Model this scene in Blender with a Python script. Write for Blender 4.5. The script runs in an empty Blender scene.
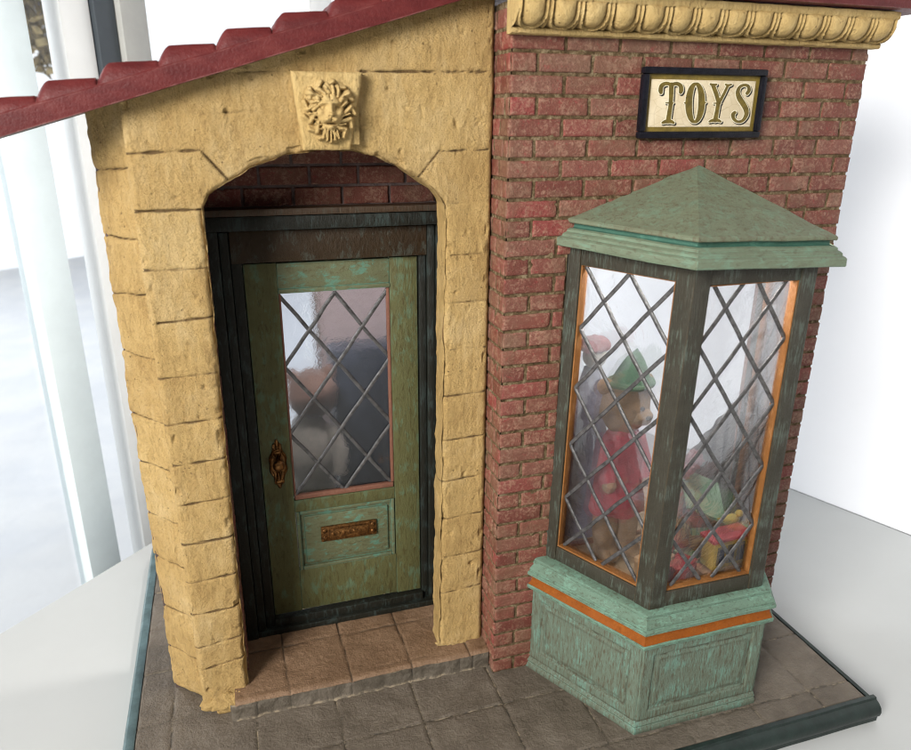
import bpy, bmesh, math, random
import numpy as np
from mathutils import Vector, noise
random.seed(7)
S = 0.006                      # one brick course of the little shop = 6 mm; every length below is in courses
scene = bpy.context.scene
COL = scene.collection

# ------------------------------------------------------------------ materials
class NT:
    def __init__(s, name, seed=0.0):
        s.m = bpy.data.materials.new(name); s.m.use_nodes = True
        s.t = s.m.node_tree; s.t.nodes.clear()
        s.out = s.n('ShaderNodeOutputMaterial'); s.b = s.n('ShaderNodeBsdfPrincipled')
        s.l(s.b.outputs[0], s.out.inputs[0])
        tc = s.n('ShaderNodeTexCoord'); mp = s.n('ShaderNodeMapping')
        mp.inputs['Scale'].default_value = (1/S,)*3; mp.inputs['Location'].default_value = (seed, seed*1.7, seed*.6)
        s.l(tc.outputs['Object'], mp.inputs[0]); s.co = mp.outputs[0]
    def n(s, k, **a):
        x = s.t.nodes.new(k)
        for q, v in a.items(): setattr(x, q, v)
        return x
    def l(s, a, b): s.t.links.new(a, b)
    def set(s, sock, v):
        if hasattr(v, 'is_linked') or isinstance(v, bpy.types.NodeSocket): s.l(v, sock)
        elif isinstance(v, (tuple, list)) and len(v) == 3 and sock.type == 'RGBA': sock.default_value = (*v, 1)
        else: sock.default_value = v
    def scl(s, v):
        m = s.n('ShaderNodeMapping'); m.inputs['Scale'].default_value = v; s.l(s.co, m.inputs[0]); return m.outputs[0]
    def noise(s, scale, detail=4, rough=.55, st=None, dist=0):
        x = s.n('ShaderNodeTexNoise'); x.inputs['Scale'].default_value = scale; x.inputs['Detail'].default_value = detail
        x.inputs['Roughness'].default_value = rough; x.inputs['Distortion'].default_value = dist
        s.l(s.scl(st) if st else s.co, x.inputs['Vector']); return x.outputs['Fac']
    def voro(s, scale, st=None, feat='F1'):
        x = s.n('ShaderNodeTexVoronoi', feature=feat); x.inputs['Scale'].default_value = scale
        s.l(s.scl(st) if st else s.co, x.inputs['Vector']); return x.outputs['Distance']
    def attr(s, name):
        x = s.n('ShaderNodeAttribute', attribute_name=name); return x.outputs['Fac']
    def step(s, f, a, b, lo=0.0, hi=1.0):
        x = s.n('ShaderNodeMapRange'); x.interpolation_type = 'SMOOTHSTEP'
        s.l(f, x.inputs[0]); x.inputs[1].default_value = a; x.inputs[2].default_value = b
        x.inputs[3].default_value = lo; x.inputs[4].default_value = hi; return x.outputs[0]
    def ramp(s, f, stops):
        x = s.n('ShaderNodeValToRGB'); e = x.color_ramp.elements
        while len(e) < len(stops): e.new(.5)
        for i, (p, c) in enumerate(stops): e[i].position = p; e[i].color = (*c, 1)
        s.l(f, x.inputs[0]); return x.outputs[0]
    def mix(s, f, a, b, mode='MIX'):
        x = s.n('ShaderNodeMix', data_type='RGBA', blend_type=mode)
        s.set(x.inputs[0], f); s.set(x.inputs[6], a); s.set(x.inputs[7], b); return x.outputs[2]
    def math(s, op, a, b=0.0):
        x = s.n('ShaderNodeMath', operation=op); s.set(x.inputs[0], a); s.set(x.inputs[1], b); return x.outputs[0]
    def edge(s, rad=.09, lo=.02, hi=.22):
        b = s.n('ShaderNodeBevel'); b.samples = 4; b.inputs['Radius'].default_value = rad*S
        g = s.n('ShaderNodeNewGeometry'); d = s.n('ShaderNodeVectorMath', operation='DOT_PRODUCT')
        s.l(b.outputs[0], d.inputs[0]); s.l(g.outputs['Normal'], d.inputs[1])
        return s.step(s.math('SUBTRACT', 1.0, d.outputs['Value']), lo, hi)
    def bump(s, h, dist=.06, strength=1.0, prev=None):
        x = s.n('ShaderNodeBump'); x.inputs['Distance'].default_value = dist*S; x.inputs['Strength'].default_value = strength
        s.l(h, x.inputs['Height'])
        if prev: s.l(prev, x.inputs['Normal'])
        return x.outputs[0]
    def fin(s, col, rough=.7, nrm=None, metal=0, spec=.4, coat=0):
        s.set(s.b.inputs['Base Color'], col); s.set(s.b.inputs['Roughness'], rough)
        s.set(s.b.inputs['Metallic'], metal); s.b.inputs['Specular IOR Level'].default_value = spec
        if coat: s.b.inputs['Coat Weight'].default_value = coat; s.b.inputs['Coat Roughness'].default_value = .25
        if nrm: s.l(nrm, s.b.inputs['Normal'])
        return s.m

M = {}
def mk_stone(name='ochre_stone', base=((.53,.342,.125),(.66,.445,.175),(.76,.555,.265)), grain=1.0, dk=.9):
    t = NT(name, 3)
    big = t.noise(.35, 5); fine = t.noise(5, 6, .7); tro = t.noise(1.6, 5, .6, (1.6,1.6,.5), 1.2)
    c = t.ramp(t.math('ADD', t.math('MULTIPLY', big, .6), t.math('MULTIPLY', tro, .4)), [(.35, base[0]), (.5, base[1]), (.68, base[2])])
    spk = t.step(t.noise(7, 4, .8), .60, .70)
    c = t.mix(t.math('MULTIPLY', spk, .26), c, (.22,.13,.05))
    stain = t.step(t.noise(.55, 6, .7, (1,1,.6)), .56, .72)
    c = t.mix(t.math('MULTIPLY', stain, .40), c, (.27,.165,.06))
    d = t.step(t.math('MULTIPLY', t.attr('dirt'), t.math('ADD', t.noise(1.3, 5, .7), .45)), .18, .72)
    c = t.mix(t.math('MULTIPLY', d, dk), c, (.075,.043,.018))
    chip = t.step(t.noise(2.2, 6, .75), .66, .70)
    c = t.mix(t.math('MULTIPLY', chip, .35), c, (.72,.60,.38))
    h = t.math('ADD', t.math('MULTIPLY', tro, .9), t.math('MULTIPLY', fine, .5))
    tone = t.attr('tone'); c = t.mix(t.math('MULTIPLY', tone, .24), c, (.40,.23,.075))
    low = t.step(t.math('ADD', t.math('MULTIPLY', fine, .6), t.math('MULTIPLY', tro, .4)), .36, .49, 1, 0)
    c = t.mix(t.math('MULTIPLY', low, .30), c, (.27,.16,.06))
    pits = t.step(t.voro(2.6), .05, .17, 1, 0); pm = t.step(t.noise(.9, 4), .5, .62); pits = t.math('MULTIPLY', pits, pm)
    c = t.mix(t.math('MULTIPLY', pits, .6), c, (.16,.09,.035)); h = t.math('SUBTRACT', h, t.math('MULTIPLY', pits, .5))
    n1 = t.bump(h, .27*grain, 1.0); n2 = t.bump(t.noise(8, 5, .75), .20*grain, 1.0, n1)
    return t.fin(c, .72, n2, spec=.3)
M['stone'] = mk_stone()
M['cornice'] = mk_stone('ochre_moulding', ((.44,.30,.115),(.53,.37,.15),(.60,.44,.20)), .45, .85)

def mk_brick(name, dark=1.0):
    t = NT(name, 11)
    r = t.attr('rnd'); sm = t.noise(1.1, 5, .65); fn = t.noise(5.5, 6, .75, None, .6)
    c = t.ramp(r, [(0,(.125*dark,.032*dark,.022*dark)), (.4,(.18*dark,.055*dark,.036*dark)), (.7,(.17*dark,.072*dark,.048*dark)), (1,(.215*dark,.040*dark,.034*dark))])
    wear = t.step(t.math('ADD', fn, t.math('MULTIPLY', sm, .5)), .70, .92)
    c = t.mix(t.math('MULTIPLY', wear, .56), c, (.40*dark,.245*dark,.165*dark))
    red = t.step(t.noise(3.2, 5, .7, None, 1.0), .58, .68)
    c = t.mix(t.math('MULTIPLY', red, .6), c, (.27*dark,.030*dark,.032*dark))
    grime = t.step(t.noise(.42, 5, .6), .44, .66)
    c = t.mix(t.math('MULTIPLY', grime, .45), c, (.16*dark,.10*dark,.058*dark))
    c = t.mix(t.math('MULTIPLY', t.step(t.noise(9, 3, .7), .64, .72), .5), c, (.07*dark,.028*dark,.022*dark))
    n = t.bump(t.math('ADD', fn, t.math('MULTIPLY', t.noise(12, 3), .4)), .12, .8)
    return t.fin(c, t.step(fn, .3, .7, .62, .42), n, spec=.35)
M['brick'] = mk_brick('weathered_red_brick')
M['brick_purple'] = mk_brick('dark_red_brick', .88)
def mk_mortar():
    t = NT('tan_mortar', 5); f = t.noise(3, 6, .7)
    c = t.ramp(f, [(.32,(.045,.027,.010)), (.5,(.125,.084,.042)), (.7,(.32,.25,.155))])
    c = t.mix(t.math('MULTIPLY', t.step(t.noise(.9, 4), .5, .7), .5), c, (.10,.068,.04))
    return t.fin(c, .85, t.bump(t.noise(6, 5, .7), .15, .9), spec=.2)
M['mortar'] = mk_mortar()

def mk_wood(name, base, dark, light, grain=(3.2,3.2,.35), amt_d=.55, amt_l=.5, rough=.6, seed=0, lo=.55, edge=.0, bumpd=.09, spec=.35, ecol=None, er=.09):
    t = NT(name, seed)
    g = t.noise(2.4, 7, .72, grain, .4); p = t.noise(.7, 5, .65); f = t.noise(6, 5, .7)
    c = t.mix(t.step(p, .35, .65), base, tuple(b*.8+d*.2 for b, d in zip(base, dark)))
    c = t.mix(t.math('MULTIPLY', t.step(g, lo, lo+.12), amt_d), c, dark)
    c = t.mix(t.math('MULTIPLY', t.step(t.math('ADD', t.math('MULTIPLY', t.noise(2.0, 7, .75, tuple(q*.8 for q in grain), .6), .7), t.math('MULTIPLY', t.noise(.9, 4), .4)), .56, .66), amt_l), c, light)
    c = t.mix(t.math('MULTIPLY', t.step(f, .64, .72), .35), c, dark)
    if edge: c = t.mix(t.math('MULTIPLY', t.math('MULTIPLY', t.edge(er), edge), t.step(t.noise(1.3, 5, .7), .34, .56)), c, ecol or light)
    c = t.mix(t.math('MULTIPLY', t.math('MULTIPLY', t.attr('dirt'), .85), t.step(t.noise(1.7, 5, .7), .33, .52)), c, tuple(q*.55 for q in dark))
    n = t.bump(t.math('ADD', g, t.math('MULTIPLY', f, .4)), bumpd, .8)
    return t.fin(c, t.step(p, .3, .7, rough-.1, rough+.12), n, spec=spec)
M['verdigris'] = mk_wood('verdigris_painted_wood', (.122,.162,.120), (.080,.063,.036), (.15,.30,.24), (5,5,.6), seed=2, amt_d=.85, amt_l=.55, lo=.485, edge=.95, ecol=(.20,.40,.31))
M['verdi_trim'] = mk_wood('verdigris_trim', (.125,.205,.148), (.060,.055,.035), (.18,.35,.265), (1.6,1.6,3.2), .65, .5, seed=9, lo=.51, edge=.8, ecol=(.23,.43,.33))
M['roof_green'] = mk_wood('green_painted_roof', (.150,.178,.116), (.095,.070,.040), (.155,.245,.170), (1.5,1.5,1.1), .6, .55, seed=4, lo=.50, er=.30, bumpd=.07, edge=.75, ecol=(.085,.060,.034))
M['eave_green'] = mk_wood('green_eave_paint', (.140,.178,.118), (.080,.062,.038), (.155,.265,.19), (.8,.8,2.2), .55, .5, seed=33, lo=.51, bumpd=.05, edge=.8, ecol=(.20,.36,.26))
M['roof_teal'] = mk_wood('teal_paint', (.045,.130,.095), (.03,.035,.02), (.10,.25,.19), (1,1,2), .4, .4, seed=6, lo=.57)
M['dark_wood'] = mk_wood('dark_scraped_wood', (.034,.030,.019), (.011,.009,.006), (.095,.125,.10), (5,5,.45), seed=12, edge=.6, ecol=(.11,.075,.04), amt_l=.62, rough=.5)
M['brown_wood'] = mk_wood('brown_stained_wood', (.055,.030,.014), (.015,.010,.006), (.07,.09,.075), (3,3,.4), .55, .3, seed=14, rough=.5)
M['orange_wood'] = mk_wood('orange_stained_wood', (.25,.066,.005), (.085,.024,.003), (.36,.12,.015), (1.6,1.6,1.6), .5, .3, seed=15, rough=.55, lo=.55, spec=.2)
M['bead_wood'] = mk_wood('amber_glazing_bead', (.25,.098,.022), (.10,.038,.010), (.40,.20,.08), (3,3,1), .4, .4, seed=16, rough=.5)
M['door_green'] = mk_wood('olive_green_door_paint', (.098,.098,.040), (.055,.040,.013), (.100,.160,.098), (1.6,1.6,.45), .62, .66, edge=.7, ecol=(.10,.19,.13), lo=.51, seed=18, rough=.45, spec=.22)
M['door_panel'] = mk_wood('pale_green_door_paint', (.125,.136,.074), (.080,.060,.024), (.100,.220,.160), (.8,1.8,1.6), .55, .85, edge=.95, ecol=(.10,.27,.21), lo=.52, seed=22, rough=.45, spec=.22)
M['frame_dark'] = mk_wood('blackened_door_frame', (.015,.015,.011), (.005,.005,.004), (.045,.066,.062), (2.4,2.4,.5), .5, .5, edge=.5, seed=25, rough=.42, spec=.22)
M['frame_brown'] = mk_wood('brown_door_head', (.033,.019,.008), (.009,.006,.003), (.085,.105,.09), (2.2,2.2,.9), .5, .36, seed=27, rough=.45, spec=.22)
M['pink_bead'] = mk_wood('reddish_bead', (.20,.085,.055), (.09,.035,.02), (.27,.13,.09), (2,2,2), .4, .4, seed=28)

def mk_red():
    t = NT('maroon_roof_paint', 1); f = t.noise(1.2, 5, .6, (.5,1,1.4)); g = t.noise(6, 4, .7)
    c = t.ramp(f, [(.3,(.075,.0085,.009)), (.55,(.105,.014,.0135)), (.75,(.135,.026,.023))])
    c = t.mix(t.math('MULTIPLY', t.step(g, .62, .72), .35), c, (.07,.012,.011))
    c = t.mix(t.math('MULTIPLY', t.math('MULTIPLY', t.edge(.10), .7), t.step(t.noise(1.1, 5), .4, .6)), c, (.34,.17,.15))
    return t.fin(c, t.step(g, .3, .7, .42, .58), t.bump(g, .06, .6), spec=.3)
M['red'] = mk_red()
def mk_came():
    t = NT('lead_came', 2); f = t.noise(3, 5, .7)
    c = t.ramp(f, [(.35,(.055,.053,.053)), (.65,(.16,.155,.155))])
    return t.fin(c, .45, t.bump(t.noise(8, 4), .05, .6), metal=.6, spec=.5)
M['came'] = mk_came()
def mk_brass():
    t = NT('antique_brass', 2); f = t.noise(4, 5, .7)
    c = t.ramp(f, [(.35,(.05,.024,.008)), (.55,(.19,.085,.025)), (.75,(.42,.21,.07))])
    return t.fin(c, t.step(f, .3, .7, .45, .3), t.bump(f, .06, .5), metal=.8, spec=.5)
M['brass'] = mk_brass()
def mk_plain(name, col, rough=.6, var=.25, sc=2.0, bumpd=.05, seed=0, metal=0, spec=.4, coat=0):
    t = NT(name, seed); f = t.noise(sc, 5, .65)
    c = t.mix(t.step(f, .3, .7), tuple(q*(1-var) for q in col), tuple(min(1, q*(1+var)) for q in col))
    return t.fin(c, rough, t.bump(t.noise(sc*4, 4), bumpd, .6) if bumpd else None, metal, spec, coat)
def mk_paving(name, lo, mid, hi, seed):
    t = NT(name, seed); f = t.noise(.5, 5, .6); g = t.noise(3.2, 6, .7)
    c = t.ramp(t.math('ADD', t.math('MULTIPLY', f, .65), t.math('MULTIPLY', g, .35)), [(.34, lo), (.5, mid), (.66, hi)])
    spk = t.step(t.noise(9, 3, .8), .69, .75)
    c = t.mix(t.math('MULTIPLY', spk, .5), c, tuple(min(1, q*2.6) for q in hi))
    d = t.step(t.math('MULTIPLY', t.attr('dirt'), t.math('ADD', t.noise(1.5, 4), .5)), .2, .8)
    c = t.mix(t.math('MULTIPLY', d, .8), c, tuple(q*.30 for q in lo))
    dust = t.step(t.attr('dust'), .2, .9)
    c = t.mix(t.math('MULTIPLY', dust, t.step(t.noise(2.4, 5, .7), .4, .62)), c, (.36,.29,.20))
    n = t.bump(g, .14, .8); n = t.bump(t.noise(8, 4, .7), .07, .7, n)
    return t.fin(c, t.step(g, .3, .7, .50, .68), n, spec=.4)
M['paving'] = mk_paving('grey_brown_paving', (.090,.072,.053), (.132,.107,.081), (.180,.150,.118), 2)
M['terracotta'] = mk_paving('terracotta_tiles', (.130,.075,.040), (.200,.120,.068), (.260,.165,.100), 8)
M['step_grey'] = mk_paving('grey_step_riser', (.070,.057,.042), (.115,.096,.072), (.17,.14,.11), 19)
M['trim_dark'] = mk_plain('dark_green_edge_paint', (.013,.022,.019), .42, .3, 1.0, .03, 3)
M['trim_reflection'] = mk_plain('edge_paint_window_reflection', (.085,.135,.145), .35, .25, 1.0, .03, 4)  # bluish window reflection painted into the left edge's colour
M['white_table'] = mk_plain('white_laminate', (.49,.50,.494), .6, .015, .12, .012, 5, spec=.15)
M['white_wall'] = mk_plain('white_wall_paint', (.74,.745,.765), .8, .012, .05, .03, 6)
M['sign_black'] = mk_plain('black_sign_paint', (.006,.006,.010), .4, .4, 3, .05, 7, spec=.2)
M['sign_gold'] = mk_plain('olive_gold_paint', (.165,.115,.020), .55, .25, 2.5, .04, 8)
M['sign_letter'] = mk_plain('olive_lettering', (.125,.088,.013), .5, .3, 3, .03, 9)
M['sign_letter_dark'] = mk_plain('black_letter_shadow', (.012,.010,.008), .5, .2, 3, 0, 9)
M['sign_letter_light'] = mk_plain('cream_letter_outline', (.78,.72,.55), .5, .08, 3, 0, 9)
def mk_cream():
    t = NT('crackled_cream', 10); f = t.noise(1, 4)
    c = t.mix(t.step(f, .3, .7), (.56,.46,.30), (.66,.57,.41))
    cr = t.n('ShaderNodeTexVoronoi', feature='DISTANCE_TO_EDGE'); cr.inputs['Scale'].default_value = 1.5; t.l(t.scl((1,1,1.6)), cr.inputs['Vector'])
    c = t.mix(t.math('MULTIPLY', t.step(cr.outputs['Distance'], .0, .035, 1, 0), .42), c, (.30,.22,.12))
    return t.fin(c, .55)
M['sign_cream'] = mk_cream()

def mk_glass(name, rough_bump, refr, roughness, seed, scale, tint=(.93,.94,.95)):
    t = NT(name, seed); t.t.nodes.remove(t.b)
    nz = t.noise(scale, 4, .55, None, .8); bp = t.bump(nz, rough_bump, 1.0)
    tr = t.n('ShaderNodeBsdfTransparent'); tr.inputs[0].default_value = (*tint, 1)
    rf = t.n('ShaderNodeBsdfRefraction'); rf.inputs['IOR'].default_value = 1.35; rf.inputs['Roughness'].default_value = roughness
    rf.inputs['Color'].default_value = (*tint, 1); t.l(bp, rf.inputs['Normal'])
    gl = t.n('ShaderNodeBsdfGlossy'); gl.inputs['Roughness'].default_value = max(.06, roughness*.6); t.l(bp, gl.inputs['Normal'])
    m1 = t.n('ShaderNodeMixShader'); t.set(m1.inputs[0], refr); t.l(tr.outputs[0], m1.inputs[1]); t.l(rf.outputs[0], m1.inputs[2])
    lw = t.n('ShaderNodeLayerWeight'); fr = t.math('ADD', t.math('MULTIPLY', t.math('POWER', lw.outputs['Facing'], 4.0), .8), .04)
    m2 = t.n('ShaderNodeMixShader'); t.l(fr, m2.inputs[0]); t.l(m1.outputs[0], m2.inputs[1]); t.l(gl.outputs[0], m2.inputs[2])
    t.l(m2.outputs[0], t.out.inputs[0]); return t.m
M['bay_glass'] = mk_glass('wavy_leaded_glass', .075, .25, .02, 4, .7, (.98,.98,.985))
M['door_glass'] = mk_glass('frosted_glass', .03, .94, .16, 8, 2.2, (.93,.94,.97))
M['room_glass'] = mk_glass('window_glass', .0, 0.0, .02, 9, .2, (.97,.98,.99))
def mk_fuzz(name, col, seed, sc=3):
    t = NT(name, seed); f = t.noise(sc, 6, .75); g = t.noise(sc*3, 4, .8)
    c = t.mix(t.step(f, .3, .7), tuple(q*.75 for q in col), tuple(min(1, q*1.2) for q in col))
    m = t.fin(c, .9, t.bump(g, .25, 1.0), spec=.15); t.b.inputs['Sheen Weight'].default_value = .4; return m
M['tan_plush'] = mk_fuzz('tan_plush', (.36,.20,.085), 1); M['red_cloth'] = mk_fuzz('red_cloth', (.50,.018,.045), 2)
M['green_felt'] = mk_fuzz('green_felt', (.035,.14,.055), 3); M['brown_plush'] = mk_fuzz('brown_plush', (.22,.105,.07), 4)
M['cream_plush'] = mk_fuzz('cream_plush', (.50,.44,.37), 5); M['lilac_cloth'] = mk_fuzz('lilac_cloth', (.27,.25,.34), 6)
M['pink_cloth'] = mk_fuzz('pink_cloth', (.48,.20,.22), 7); M['grey_cloth'] = mk_fuzz('grey_cloth', (.27,.235,.235), 8, 6)
M['toy_green'] = mk_plain('toy_green', (.20,.34,.20), .4, .15, 1, .02, 1); M['toy_red'] = mk_plain('toy_red', (.36,.035,.045), .35, .15, 1, .02, 2)
M['toy_yellow'] = mk_plain('toy_yellow', (.48,.32,.05), .4, .15, 1, .02, 3); M['toy_navy'] = mk_plain('toy_navy', (.03,.035,.06), .4, .2, 1, .02, 4)
M['toy_brown'] = mk_plain('toy_brown', (.28,.15,.08), .5, .2, 3, .03, 5); M['card'] = mk_plain('tan_card', (.42,.27,.15), .7, .12, 2, .03, 6)
M['navy_cabinet'] = mk_plain('blue_black_cabinet', (.022,.027,.040), .5, .3, 1, .03, 7)
M['mauve'] = mk_plain('mauve_plaster', (.24,.195,.20), .8, .12, .8, .05, 8)
M['inner_brown'] = mk_plain('brown_inner_plaster', (.21,.125,.098), .8, .3, .9, .15, 9)
M['inner_pale'] = mk_plain('pale_floor_boards', (.40,.30,.20), .6, .15, 2, .05, 10)
M['eye_black'] = mk_plain('black_bead', (.01,.01,.01), .2, 0, 1, 0)
M['post_white'] = mk_plain('white_window_frame', (.80,.81,.80), .5, .02, .3, .01, 11)
M['post_blue'] = mk_plain('pale_blue_window_post', (.74,.83,.85), .5, .03, .3, .01, 12)
M['post_grey'] = mk_plain('grey_window_frame', (.36,.36,.34), .45, .06, .3, .01, 13)
M['post_dark'] = mk_plain('dark_window_gasket', (.045,.055,.065), .4, .1, .3, 0, 14)
def mk_snow():
    t = NT('snow', 1); f = t.noise(.05, 4); c = t.mix(t.step(f, .35, .65), (.78,.80,.83), (.85,.86,.87))
    return t.fin(c, .9, t.bump(f, 2.0, .5), spec=.1)
M['snow'] = mk_snow()
M['shrub'] = mk_plain('dry_winter_leaves', (.30,.235,.11), .8, .45, .4, .2, 2)
M['bark'] = mk_plain('frosted_grey_bark', (.52,.51,.50), .9, .3, 1, .2, 3)

# ------------------------------------------------------------------ mesh helpers
class MB:
    """collects geometry (in courses), one mesh object per build()"""
    def __init__(s): s.v = []; s.f = []; s.mi = []; s.at = {}
    def add(s, vs, fs, mi=0):
        o = len(s.v); s.v += [tuple(map(float, q)) for q in vs]; s.f += [tuple(i+o for i in f) for f in fs]; s.mi += [mi]*len(fs); return o
    def setattr(s, name, o, vals):
        d = s.at.setdefault(name, {})
        for i, x in enumerate(vals): d[o+i] = x
    def box(s, a, b, mi=0, bev=.05, seg=2):
        bm = bmesh.new(); bmesh.ops.create_cube(bm, size=1)
        for v in bm.verts: v.co = Vector([(a[k]+b[k])/2 + v.co[k]*(b[k]-a[k]) for k in range(3)])
        if bev: bmesh.ops.bevel(bm, geom=bm.edges[:], offset=min(bev, .45*min(abs(b[k]-a[k]) for k in range(3))), segments=seg, affect='EDGES', profile=.6)
        return s.bm(bm, mi)
    def bm(s, bm, mi=0):
        bm.verts.index_update(); o = s.add([v.co for v in bm.verts], [[v.index for v in f.verts] for f in bm.faces], mi); bm.free(); return o
    def obox(s, o, ax, a, b, mi=0, bev=.05):
        """box a..b in the frame (ax[0], ax[1], ax[2]) at origin o"""
        i0 = len(s.v); s.box(a, b, mi, bev)
        for i in range(i0, len(s.v)):
            q = s.v[i]; s.v[i] = tuple(Vector(o) + Vector(ax[0])*q[0] + Vector(ax[1])*q[1] + Vector(ax[2])*q[2])
    def grid(s, P, mi=0, closed=False):
        n, m = len(P), len(P[0]); vs = [p for r in P for p in r]; fs = []
        for i in range(n-1):
            for j in range(m-1 if not closed else m):
                k = (j+1) % m
                fs.append((i*m+j, i*m+k, (i+1)*m+k, (i+1)*m+j))
        return s.add(vs, fs, mi)
    def tube(s, pts, r, mi=0, n=8, cap=True):
        pts = [Vector(p) for p in pts]; R = r if isinstance(r, (list, tuple)) else [r]*len(pts); rows = []
        for i, p in enumerate(pts):
            d = (pts[min(i+1, len(pts)-1)]-pts[max(i-1, 0)]).normalized()
            a = d.cross(Vector((0,0,1))); a = a.normalized() if a.length > 1e-4 else Vector((1,0,0)); b = d.cross(a)
            rows.append([p+(a*math.cos(2*math.pi*k/n)+b*math.sin(2*math.pi*k/n))*R[i] for k in range(n)])
        o = s.grid(rows, mi, True)
        if cap:
            s.f += [tuple(o+k for k in range(n))[::-1], tuple(o+(len(pts)-1)*n+k for k in range(n))]; s.mi += [mi, mi]
    def blob(s, c, r, mi=0, sub=3, amp=.0, fr=1.0, rot=None):
        bm = bmesh.new(); bmesh.ops.create_icosphere(bm, subdivisions=sub, radius=1)
        r = r if isinstance(r, (list, tuple)) else (r, r, r)
        for v in bm.verts:
            q = Vector([v.co[k]*r[k] for k in range(3)]); q *= 1+amp*noise.fractal(v.co*fr*1.7+Vector(c), 1, 2, 3)
            if rot: q = rot @ q
            v.co = q+Vector(c)
        s.bm(bm, mi)
    def build(s, name, mats, parent=None, origin=None, smooth=40, weld=0, rough=None):
        mats = mats if isinstance(mats, (list, tuple)) else [mats]
        org = Vector(origin) if origin is not None else (Vector(ORG[parent.name]['org']) if parent is not None else Vector((0,0,0)))
        V = [Vector(q) for q in s.v]
        if rough: V = [rough(q) for q in V]
        me = bpy.data.meshes.new(name)
        me.from_pydata([tuple((q-org)*S) for q in V], [], s.f)
        for a, d in s.at.items():
            A = me.attributes.new(a, 'FLOAT', 'POINT'); A.data.foreach_set('value', [float(d.get(i, 0)) for i in range(len(V))])
        for m in mats: me.materials.append(m)
        me.polygons.foreach_set('material_index', s.mi)
        bm = bmesh.new(); bm.from_mesh(me)
        if weld: bmesh.ops.remove_doubles(bm, verts=bm.verts[:], dist=weld*S)
        bmesh.ops.recalc_face_normals(bm, faces=bm.faces[:])
        for f in bm.faces: f.smooth = True
        for e in bm.edges:
            if len(e.link_faces) == 2 and e.calc_face_angle(0) > math.radians(smooth): e.smooth = False
        bm.to_mesh(me); bm.free(); me.update()
        o = bpy.data.objects.new(name, me); COL.objects.link(o)
        po = Vector(ORG[parent.name]['org']) if parent is not None else Vector((0,0,0))
        o.location = (org-po)*S
        if parent is not None: o.parent = parent
        ORG[o.name] = {'org': tuple(org)}
        return o
ORG = {}
def thing(name, label, cat, loc=(0,0,0), group=None):
    o = bpy.data.objects.new(name, None); o.empty_display_size = .01; COL.objects.link(o); o.location = Vector(loc)*S
    ORG[o.name] = {'org': tuple(loc)}; tag(o, label, cat, group); return o
def tag(o, label=None, cat=None, group=None, kind=None):
    for k, v in (('label', label), ('category', cat), ('group', group), ('kind', kind)):
        if v: o[k] = v
    return o
def nz(p, f, o=0.0): return noise.noise(Vector((p[0]*f+o, p[1]*f+o*.7, p[2]*f-o)))
def vrough(p, a1=.05, f1=.9, a2=.02, f2=4.0):
    return Vector(p) + noise.noise_vector(Vector(p)*f1)*a1 + noise.noise_vector(Vector(p)*f2+Vector((9,3,5)))*a2
def wob(a=.03, f=.5): return lambda p: p + noise.noise_vector(p*f)*a

# bay outline: half hexagon against the brick wall, d = outset
A0, B0, C0, D0 = (2.6,0.), (6.32,-6.87), (14.47,-6.87), (18.2,0.)
def bay(d, yb=0.0):
    n1 = Vector((-.8793,-.4762)); mx = -(1-.4762)/.8793
    B = (B0[0]+d*mx, B0[1]-d); Cc = (C0[0]-d*mx, C0[1]-d)
    dx = (B0[0]-A0[0])/(B0[1]-A0[1])
    A = (B[0]+dx*(yb-B[1]), yb); D = (Cc[0]-dx*(yb-Cc[1]), yb)
    return [A, B, Cc, D]
def sweep(mb, prof, mi=0, yb=.12, tilt=None, sub=6, top=False, bottom=False, ax=0.0, bx=0.0):
    rows = []
    for d, z in prof:
        P = bay(d, yb); P[0] = (P[0][0]+ax, P[0][1]); P[1] = (P[1][0]+bx, P[1][1]); r = []
        for a, b in zip(P[:-1], P[1:]):
            for k in range(sub): r.append((a[0]+(b[0]-a[0])*k/sub, a[1]+(b[1]-a[1])*k/sub))
        r.append(P[-1]); rows.append([(x, y, z+(tilt(x, y) if tilt else 0)) for x, y in r])
    o = mb.grid(rows, mi); m = len(rows[0])
    if top: mb.f.append(tuple(o+(len(prof)-1)*m+k for k in range(m))); mb.mi.append(mi)
    if bottom: mb.f.append(tuple(o+k for k in range(m))); mb.mi.append(mi)

# ================================================================== THE TOY SHOP
shop = thing('toy_shop', 'miniature brick and ochre stone shop front with arched doorway and green bay window', 'dollhouse', (0,0,-1.6))

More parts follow.
